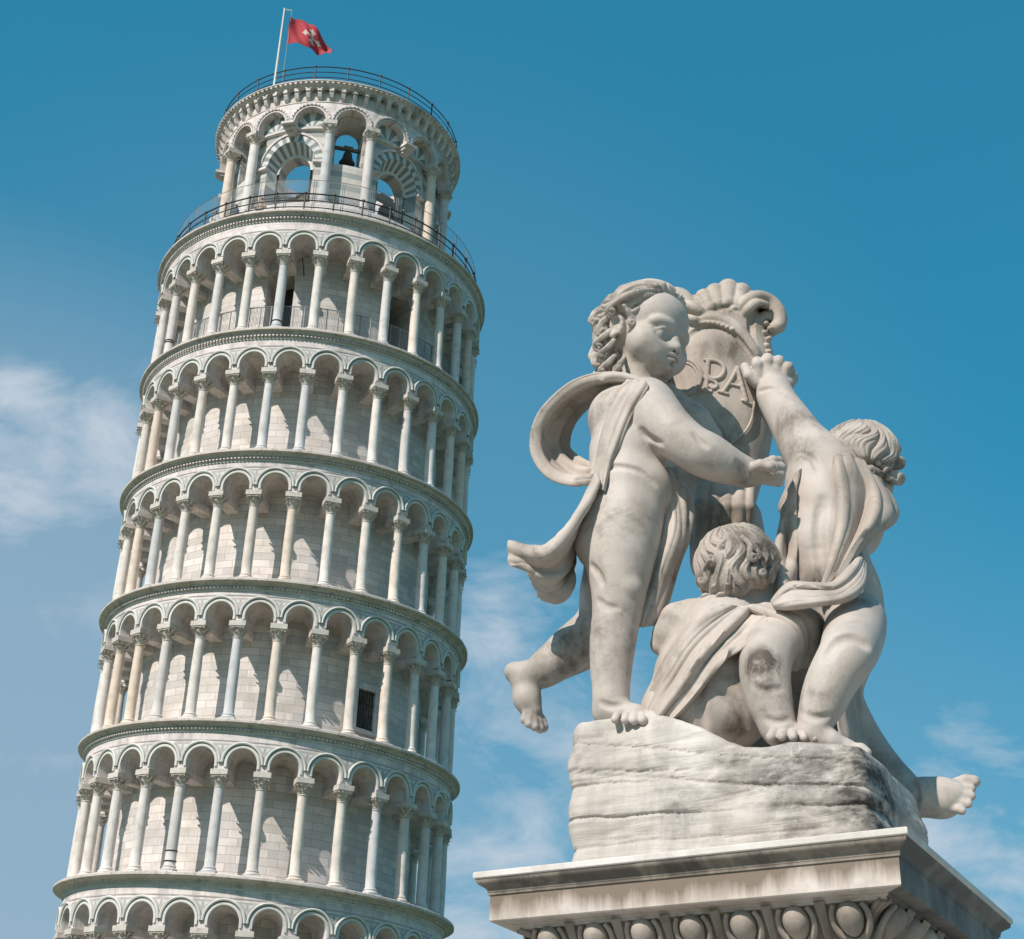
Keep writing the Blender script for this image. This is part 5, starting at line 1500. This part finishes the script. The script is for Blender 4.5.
for (p, r0, r1, hk, tn) in (([(884, 462, -4), (892, 466, 0), (899, 467, 2)], 5, 3, 4.8, 1), ([(884, 476, -10), (892, 481, -6), (899, 483, 0)], 5, 3, 4.8, 1), ([(870, 466, -22), (878, 472, -22), (884, 476, -16)], 4.6, 2.6, 4.6, 1),
        ([(856, 462, -24), (862, 470, -26), (868, 475, -24)], 4.6, 2.6, 4.5, 1), ([(880, 450, -4), (888, 456, -2), (893, 461, 0)], 4.6, 2.6, 4.2, 1), ([(846, 455, -18), (850, 464, -22), (856, 470, -22)], 4.4, 2.4, 4.2, 1)):
    lock(HS, p, r0 * .66, r1 * .66, hk * 1.1, tn, 2)
hc_ = HS.build('hair', M['hair'], bodyC, 0, [(884, 476, 22, 1.0), (895, 470, 16, .8), (850, 440, 14, .4)])
print('figures', round(time.time() - T0, 1))

# --- the shield with its scrolls and shell
DS = 24
S = Sculpt(*bounds(650, 800, 268, 560, 30, 200), 1.2)
cS = P(719, 418, 92 + DS)
tilt = R_(7); Rt_ = np.array([[math.cos(tilt), 0, math.sin(tilt)], [0, 1, 0], [-math.sin(tilt), 0, math.cos(tilt)]]) @ np.array([[1, 0, 0], [0, math.cos(.16), -math.sin(.16)], [0, math.sin(.16), math.cos(.16)]])
def shield_body(S):
    S.dz = DS
    S.ell(cS, np.array([55, 32, 140]) * cS[3], Rt_)
    S.pell(720, 374, 84, 50, 28, 60, 12, 'u', Rt_); S.pell(715, 470, 96, 40, 30, 62, 14, 'u', Rt_)
shield_body(S)
S.pell(720, 326, 100, 46, 24, 38, 10, 'u', Rt_)
# frame over the field
arch = [(682, 352), (687, 338), (697, 329), (711, 324.5), (724, 327), (736, 335), (746, 347), (755, 361)]
def sd_(x, y, o): h = S.hit(x, y); return (h if h is not None else 84) - DS + o
A1 = [(x, y - 6, sd_(x, y - 6, 2), 5.5) for x, y in arch]; A2 = [(x, y + 2, sd_(x, y + 2, -1), 2.4) for x, y in arch]; A3 = [(x, y - 1.5, sd_(x, y - 1, .5), 2.4) for x, y in arch]
S.pchain(A1, 5, 'u', 4); S.pchain(A3, 1.5, 'u', 4); S.pchain(A2, 2, 's', 4)
for i in range(9):                                          # carved fillet at the top of the frame
    t = i / 8; x, y = 696 + 36 * t, 324 - 3.5 * math.sin(t * 3.1) + 6 * t; S.pell(x, y, sd_(x, y, 0), 3.1, 3.0, 2.4, .8)
# shell of five lobes
for (x, y, x2, y2, r) in ((712, 322, 696, 305, 7.5), (716, 320, 704, 298, 9), (721, 319, 715, 293, 9.5), (727, 319, 728, 289.5, 10.5), (733, 320, 741, 293, 10), (739, 322, 753, 300, 9)):
    S.pchain([(x, y, 60, r * .3), ((x * .5 + x2 * .5), (y * .5 + y2 * .5), 54, r * .72), (x2, y2, 66, r), (x2, y2 + 2, 84, r)], 1.8)
for (pts) in ([(736, 318, 58, 3), (742, 306, 50, 5.5), (752, 298, 50, 6.5), (764, 297, 54, 5.5), (774, 303, 58, 4)], [(740, 322, 56, 2.5), (747, 311, 47, 4.5), (756, 304, 46, 5), (766, 305, 50, 4)], [(708, 320, 58, 3), (699, 311, 50, 5), (690, 306, 52, 5.5), (682, 308, 58, 4.5)], [(704, 326, 58, 2.5), (695, 320, 50, 4), (687, 318, 54, 4)]):
    S.pchain(pts, 1.2, 'u', 4)
for (x, y, r) in ((713, 305, 4), (719, 303, 3.6), (725, 305, 4.4), (731, 303, 3.6), (734, 309, 4), (729, 312, 3.4)): S.pell(x, y, 50, r, r, r * .8, 1.2)
# right scroll: broad band rising from the shoulder and rolling outward
for dd in (62, 72, 84, 94):
    S.pchain([(760, 362, dd + 6, 4), (750, 342, dd, 6), (744, 322, dd, 7), (748, 307, dd, 7.5), (760, 300, dd, 7.5), (771, 304, dd, 7.5), (778, 314, dd, 7.5), (779, 325, dd, 6.5), (773, 329, dd, 5.5)], 3, 'u', 4)
S.pell(762, 324, 94, 15, 8, 20, 6)
S.pchain([(757, 355, 50, 2), (751, 335, 50, 3.2), (752, 318, 50, 3.8), (760, 309, 50, 4.2), (769, 313, 50, 3.5)], 2, 's', 4)
for dd in (62, 74): S.pchain([(766, 356, dd, 3), (761, 340, dd, 4), (759, 326, dd, 4.6), (764, 316, dd, 4.4), (770, 318, dd, 3.6)], 2, 'u', 4)
for (x, y) in ((767, 346), (769, 339), (765, 333), (770, 329), (766, 324), (769, 352)): S.pell(x, y, 58, 3.4, 4, 3, 1)
# left scroll behind the standing child's head
for dd in (66, 78, 90):
    S.pchain([(692, 345, dd, 6), (690, 322, dd, 7), (688, 305, dd, 7.5), (680, 296, dd, 7.5), (669, 296, dd, 7), (663, 304, dd, 6.5)], 3, 'u', 4)
S.pchain([(684, 335, 52, 2), (682, 316, 52, 3.4), (675, 306, 52, 3.6)], 2, 's', 4)
# fluted leaf foot of the shield and the core that carries it
for (x, r, y2) in ((701, 8, 552), (713, 8, 535), (725, 8, 532), (738, 8.5, 530), (748, 6.5, 522)):
    S.pchain([(x + 2, 488, 58, r * .8), (x, 508, 46, r), (x - 1, y2, 52, r * .85)], 1.8)
S.pchain([(722, 480, 96, 34), (722, 560, 84, 32)], 10)
sh = S.build('shield', M['shield'], statue, 1, [(730, 348, 24, .9), (705, 350, 16, .7), (728, 310, 16, .7), (745, 380, 16, .4), (720, 430, 30, .7), (760, 330, 14, .4), (725, 520, 30, 1.0), (690, 535, 24, 1.0)])  # patches low on the shield paint in its shadow; upper ones are brown stain
S.dz = 0
S = Sculpt(*bounds(680, 810, 500, 790, -10, 200), 2.4)
S.pchain([(738, 520, 108, 24), (752, 600, 100, 24), (764, 680, 90, 36), (772, 770, 80, 44)], 12); S.pell(785, 700, 50, 32, 34, 60, 12); S.pell(826, 715, 36, 26, 28, 44, 12)
S.build('core_block', M['rock'], statue, 1)
# raised letters on the shield face
SHF = Sculpt(*bounds(650, 800, 268, 560, 30, 200), 1.6)
shield_body(SHF)
S = Sculpt(*bounds(658, 772, 340, 420, 30, 140), .75)
def stroke(pts, r, sm=3):
    q = []
    for (x, y) in pts:
        h = SHF.hit(x, y); q.append((x, y, (h if h is not None else 84) - .2, r * 1.22))
    S.pchain(q, .6, 'u', sm)
stroke([(684 + 17 * math.sin(a), 377 - 17.5 * math.cos(a)) for a in np.linspace(0, 2 * math.pi, 25)], 1.9, 2)          # O
stroke([(684 + 13.5 * math.sin(a), 377 - 14 * math.cos(a)) for a in np.linspace(0, 2 * math.pi, 25)], 1.0, 2)
stroke([(708.5, 360), (707.3, 375), (706, 390)], 2.0); stroke([(705.0, 360), (712, 360.5)], 1.5); stroke([(700.5, 390), (711, 391.5)], 1.5)      # P
stroke([(709, 360.5), (716, 361), (722.5, 365), (724, 371), (720.5, 377), (714, 379), (708, 377)], 1.9)
stroke([(701, 371), (703, 376.5), (709, 379.5), (715, 382), (717, 386), (713, 388.5), (710, 386)], 1.5)                # small s twined round the stem
stroke([(737, 368.5), (731, 380), (723, 392)], 1.8); stroke([(719, 391.5), (727, 393.8)], 1.5)                          # A
stroke([(737, 368.5), (741.5, 385), (746, 401)], 2.2); stroke([(742.5, 400.5), (751.5, 404.5)], 1.5); stroke([(729, 384), (742, 387)], 1.4)
S.build('lettering', M['shield'], sh, 0)
# cord hanging from the hand
mb = MB()
pts = []
for (x, y) in ((757, 392), (754, 405), (752, 418), (747, 429), (738, 438), (728, 445), (718, 448)):
    h = SHF.hit(x, y); pts.append(P(x, y, (h if h is not None else 84) - 3)[:3])
mb.tube(catmull(pts, 5), 1.5, 8); mb.build('cord', M['cloth'], sh, None, 60)

# --- drapery
def on(k, alt=0): return ('on', k, alt)


cA = [cloth('drapery', [
    [(650, 382, -34), (616, 372, -30), (574, 383, -18), (541, 413, -4), (532, 447, 2), (546, 474, 0), (572, 483, -8), (600, 478, -26)],
    [(648, 385, -34), (614, 379, -24), (578, 392, -2), (549, 421, 14), (543, 448, 18), (555, 468, 16), (576, 478, 4), (601, 474, -24)],
    [(645, 389, -30), (612, 386, -4), (583, 398, 18), (560, 424, 34), (556, 448, 38), (566, 462, 32), (582, 470, 14), (602, 471, -20)],
    [(640, 392, -18), (609, 394, 14), (588, 405, 36), (572, 427, 52), (568, 447, 54), (576, 459, 44), (588, 464, 26), (603, 467, -10)]], bodyA, M['cloth'], 5.5, 14, 10, [(3.6, 2.6, .6, .35), (1.2, 6.0, 0, .6)], 2, rough=2.5),
    cloth('drapery', [
    [(624, 379, 20), (622, 384, on(2)), (608, 412, on(3, 0)), (599, 441, on(3, 0)), (595, 465, on(3, 0)), (591, 486, on(8, -20))],
    [(631, 377, 20), (629, 383, on(5)), (614, 412, on(5)), (604, 443, on(5)), (599, 466, on(6, -10)), (596, 488, on(9, -24))],
    [(638, 377, 20), (636, 383, on(4)), (620, 414, on(4)), (609, 445, on(4)), (603, 467, on(5)), (600, 489, on(7))],
    [(645, 378, 20), (643, 384, on(5)), (626, 415, on(5)), (614, 446, on(5)), (607, 468, on(6)), (603, 490, on(8))],
    [(651, 380, 20), (649, 386, on(1)), (632, 416, on(1)), (619, 447, on(1)), (610, 468, on(3)), (605, 491, on(5))]], bodyA, M['cloth'], 3.5, 7, 7, [(1.0, 3.5, .3, .25)], 3, SAc),
    cloth('drapery', [
    [(596, 472, -36), (580, 498, -34), (563, 526, -30), (545, 545, -24), (524, 546, -18), (508, 542, -12)],
    [(599, 478, -44), (584, 506, -46), (567, 536, -44), (548, 556, -42), (528, 556, -34), (508, 550, -22)],
    [(600, 483, -40), (585, 514, -30), (570, 546, -24), (553, 566, -20), (534, 568, -22), (509, 564, -24)],
    [(600, 486, -28), (580, 518, 4), (567, 552, 14), (558, 578, -8), (544, 584, -14), (528, 574, -24)],
    [(600, 489, -16), (579, 522, 26), (568, 558, 34), (565, 584, 4), (552, 595, -2), (536, 590, -12)],
    [(600, 490, 0), (579, 526, 46), (570, 560, 50), (574, 580, 24), (566, 592, 18), (553, 594, 8)]], bodyA, M['cloth'], 5, 11, 12, [(4.2, 2.8, .2, .6), (1.3, 6, .5, .9)], 4, rough=2.5),
    cloth('drapery', [
    [(652, 472, 4), (660, 500, 0), (664, 535, -2), (654, 572, -4), (644, 602, -8), (637, 622, -12)],
    [(662, 468, -10), (672, 500, -16), (674, 532, -20), (661, 572, -20), (651, 602, -16), (642, 627, -14)],
    [(672, 468, 4), (682, 500, -4), (682, 530, -8), (670, 564, -6), (659, 598, -6), (650, 624, -6)],
    [(679, 474, 20), (689, 502, 6), (688, 528, -4), (677, 556, 2), (665, 590, 6), (656, 616, 6)],
    [(684, 482, 34), (693, 508, 28), (692, 526, 24), (684, 548, 22), (674, 576, 24), (665, 600, 24)]], bodyA, M['cloth'], 5, 12, 12, [(3.8, 3.2, .8, .5), (1.2, 7, .3, .5)], 5, rough=2)]
cB = [cloth('drapery', [
    [(722, 605, on(2, -40)), (697, 614, on(4, -10)), (676, 636, on(3, 0)), (659, 666, on(3, -10)), (648, 694, -40), (642, 716, -36)],
    [(732, 605, on(7)), (706, 620, on(9, -20)), (684, 643, on(9, -24)), (665, 674, on(10, -30)), (652, 700, -64), (646, 719, -58)],
    [(740, 606, on(3)), (716, 625, on(3)), (693, 649, on(3)), (673, 681, on(4)), (657, 706, on(6, -76)), (649, 722, -74)],
    [(748, 607, on(8)), (725, 629, on(10)), (702, 655, on(10)), (681, 687, on(10)), (664, 710, on(9, -86)), (653, 724, -82)],
    [(756, 609, on(3)), (735, 632, on(3)), (711, 659, on(3)), (688, 690, on(3)), (670, 712, on(4)), (658, 725, on(6, -84))],
    [(764, 614, on(7)), (745, 636, on(9)), (719, 661, on(9)), (694, 693, on(7)), (675, 714, on(6)), (663, 726, on(6, -86))],
    [(768, 620, on(1)), (749, 641, on(1)), (723, 664, on(1)), (697, 697, on(1)), (678, 717, on(1)), (666, 727, on(2, -84))]], bodyB, M['cloth'], 4, 10, 10, [(1.3, 5.5, 0, .3), (.6, 11, .4, .5)], 6, SBc, dz=DB),
    cloth('drapery', [
    [(744, 606, -84), (758, 614, -94), (772, 620, -104), (786, 628, -108), (792, 646, -100), (788, 672, -86)],
    [(752, 605, -88), (768, 611, -98), (784, 615, -106), (798, 624, -106), (803, 643, -94), (797, 670, -80)],
    [(760, 604, -86), (778, 608, -94), (796, 611, -98), (811, 621, -96), (815, 641, -84), (807, 668, -68)],
    [(768, 603, -78), (788, 604, -82), (806, 607, -82), (822, 618, -78), (825, 638, -68), (816, 662, -52)]], bodyB, M['cloth'], 5, 7, 7, [(2.2, 2.4, .5, .2), (.9, 6, 0, .3)], 7, dz=DB)]
cC = [cloth('drapery', [
    [(832, 466, 44), (830, 455, 30), (832, 463, on(6, -20)), (836, 492, on(6)), (835, 522, on(5)), (829, 556, on(5)), (822, 582, on(5)), (817, 600, on(8))],
    [(842, 466, 46), (840, 453, 32), (841, 458, on(6, -20)), (848, 490, on(8)), (847, 522, on(11)), (837, 555, on(11)), (827, 583, on(10)), (820, 601, on(10))],
    [(852, 466, 46), (850, 453, 30), (850, 459, on(6, -18)), (862, 490, on(6, -20)), (858, 520, on(5, -30)), (845, 552, on(4)), (832, 582, on(4)), (823, 601, on(7))],
    [(862, 468, 46), (860, 455, 26), (862, 463, on(6, -24)), (876, 494, -32), (872, 520, -44), (854, 547, -48), (838, 580, on(10)), (826, 602, on(10))],
    [(872, 472, 46), (868, 459, 24), (870, 469, -18), (887, 500, -24), (886, 520, -32), (863, 543, -40), (843, 576, on(6)), (829, 602, on(8))],
    [(880, 478, 46), (875, 464, 24), (878, 476, -6), (896, 507, -6), (894, 522, -10), (872, 538, -18), (850, 568, -36), (834, 600, on(6))]], bodyC, M['cloth'], 5, 7, 8, [(1.9, 4.5, .4, .3), (.9, 9, 0, .5)], 8, SCc),
    cloth('drapery', [
    [(801, 468, on(1, -8)), (797, 495, on(2)), (797, 520, on(2)), (798, 550, on(2)), (795, 580, on(2)), (792, 602, on(4, -30))],
    [(797, 472, on(4, -6)), (790, 500, on(7, -10)), (789, 525, on(7, -16)), (787, 552, on(7, -20)), (784, 580, -28), (780, 602, -32)],
    [(794, 476, 2), (783, 504, 0), (784, 516, -4), (779, 545, -8), (777, 572, -12), (773, 600, -18)],
    [(792, 480, 14), (780, 508, 14), (782, 516, 12), (775, 545, 8), (773, 572, 2), (771, 598, -6)]], bodyC, M['cloth'], 5, 7, 7, [(1.4, 1.8, .2, .2)], 9, SCc),
    cloth('drapery', [
    [(772, 602, -62), (789, 584, -68), (812, 583, -72), (833, 583, -72), (850, 566, -58), (861, 550, -28)],
    [(772, 603, -72), (790, 587, -82), (813, 586, -88), (835, 586, -86), (853, 570, -68), (863, 553, -34)],
    [(773, 604, -70), (791, 592, -80), (814, 590, -82), (837, 590, -82), (855, 575, -64), (864, 556, -32)],
    [(773, 605, -78), (793, 598, -90), (816, 596, -93), (840, 594, -90), (858, 580, -72), (865, 560, -38)],
    [(774, 606, -80), (796, 604, -93), (820, 602, -95), (844, 598, -92), (861, 585, -72), (866, 563, -36)],
    [(776, 608, -74), (800, 609, -84), (824, 607, -86), (848, 602, -80), (863, 589, -62), (867, 567, -28)]], bodyC, M['cloth'], 4, 9, 12, [(.9, 2.5, .2, .5), (.5, 9, 0, .6)], 10, rough=2.0),
    cloth('drapery', [
    [(838, 668, -40), (836, 692, -44), (838, 716, -46), (842, 744, -46)],
    [(846, 670, -14), (845, 694, -22), (847, 718, -26), (851, 746, -30)],
    [(853, 672, 0), (853, 696, -2), (855, 720, -6), (860, 750, -12)],
    [(860, 674, 26), (861, 698, 22), (863, 722, 18), (868, 754, 10)]], bodyC, M['cloth'], 5, 7, 7, [(2.0, 3, .3, .2)], 11)]
print('statue', round(time.time() - T0, 1), len(statue.children))
OFF = toS(np.array([PC[0], PC[1], ZT]))
todo = list(statue.children)
while todo:
    o = todo.pop(); todo += list(o.children); o.data.transform(Matrix.Translation(Vector(-OFF)))
statue.matrix_world = STM @ Matrix.Translation(Vector(OFF))
# ------------------------------------------------------------------ visitors on the upper terrace
mskin = mat('skin')[0]; mskin.node_tree.nodes['Principled BSDF'].inputs['Base Color'].default_value = (.45, .27, .19, 1)


def person(t, r, turn, shirt, trousers, hairc, label, arm=.4, hgt=1.7):
    """small standing figure: one continuous body, with clothes and hair as children"""
    root = bpy.data.objects.new('person', None); COL.objects.link(root)
    k = hgt / 1.72
    S = Sculpt((-.40, -.30, -.02), (.40, .42, 1.78), .022)
    def c(a, b, r1, r2, kk=.05): S.cone(np.array(a), np.array(b), r1, r2, kk)
    for q in (-1, 1):
        c((q * .09, 0, .92), (q * .10, .01, .50), .088, .062); c((q * .10, .01, .50), (q * .10, -.02, .08), .060, .040); c((q * .10, -.02, .05), (q * .11, .15, .035), .045, .035)
        c((q * .17, 0, 1.40), (q * .24, .02, 1.13), .055, .045); c((q * .24, .02, 1.13), (q * (.20 - .06 * arm), .04 + .30 * arm, 1.02 + .1 * arm), .043, .033)
        e_ = (q * (.20 - .06 * arm), .04 + .30 * arm, 1.02 + .1 * arm); S.ell(np.array(e_) + (0, .04, 0), (.035, .05, .03), None, .03)
    c((0, 0, .95), (0, -.01, 1.20), .145, .14); c((0, -.01, 1.2), (0, -.01, 1.38), .15, .15); S.ell((0, -.01, 1.36), (.20, .11, .10), None, .06)
    c((0, 0, 1.42), (0, .01, 1.53), .055, .05); S.ell((0, .02, 1.61), (.078, .098, .115), None, .03); S.ell((0, .12, 1.60), (.014, .02, .02), None, .02)
    for q in (-1, 1): S.ell((q * .078, .01, 1.60), (.012, .022, .032), None, .01)
    body = S.build('body', mskin, root, 1)
    def clothes(name, z0, z1, grow, colr, arms):
        T = Sculpt(S.lo, S.lo + (S.n - 1) * S.vox, S.vox); T.f = S.f[:T.n[0], :T.n[1], :T.n[2]] - grow
        Z = T.ax[2][None, None, :]; X = np.abs(T.ax[0])[:, None, None]; Y = T.ax[1][None, :, None]
        T.f = np.maximum(T.f, np.maximum(z0 - Z, Z - z1)).astype(np.float32)
        if not arms: T.f = np.maximum(T.f, (Y - .14) + 0 * X + 0 * Z).astype(np.float32)
        m_ = mat('cloth_' + name)[0]; b_ = m_.node_tree.nodes['Principled BSDF']; b_.inputs['Base Color'].default_value = (*colr, 1); b_.inputs['Roughness'].default_value = .85
        T.build(name, m_, root, 1)
    clothes('shirt', .93, 1.46, .014, shirt, False); clothes('trousers', .09, .96, .012, trousers, False)
    H = Sculpt((-.14, -.16, 1.5), (.14, .18, 1.78), .016); H.ell((0, 0, 1.635), (.090, .105, .110), None, .01); H.ell((0, .12, 1.56), (.10, .10, .10), None, .02, 's')
    m_ = mat('dark_hair')[0]; m_.node_tree.nodes['Principled BSDF'].inputs['Base Color'].default_value = (*hairc, 1); H.build('hair', m_, body, 1)
    root.matrix_world = TM @ Matrix.Translation(Vector(cyl(t, r, HL[6] + .004))) @ Matrix.Rotation(t - math.pi / 2 + turn, 4, 'Z') @ Matrix.Scale(k, 4)
    tag(root, label, 'person', 'visitors on the upper terrace')


person(R_(218), 6.75, .3, (.62, .63, .65), (.10, .12, .18), (.10, .06, .04), 'person in a pale shirt at the left end of the terrace railing')
person(R_(228), 6.55, -.4, (.05, .06, .09), (.12, .12, .13), (.05, .035, .03), 'person in a dark top leaning on the railing left of the belfry arch')
person(R_(240.5), 6.6, .2, (.42, .30, .24), (.07, .08, .11), (.12, .08, .05), 'person in a brown top standing below the left striped arch')
print('all', round(time.time() - T0, 1))
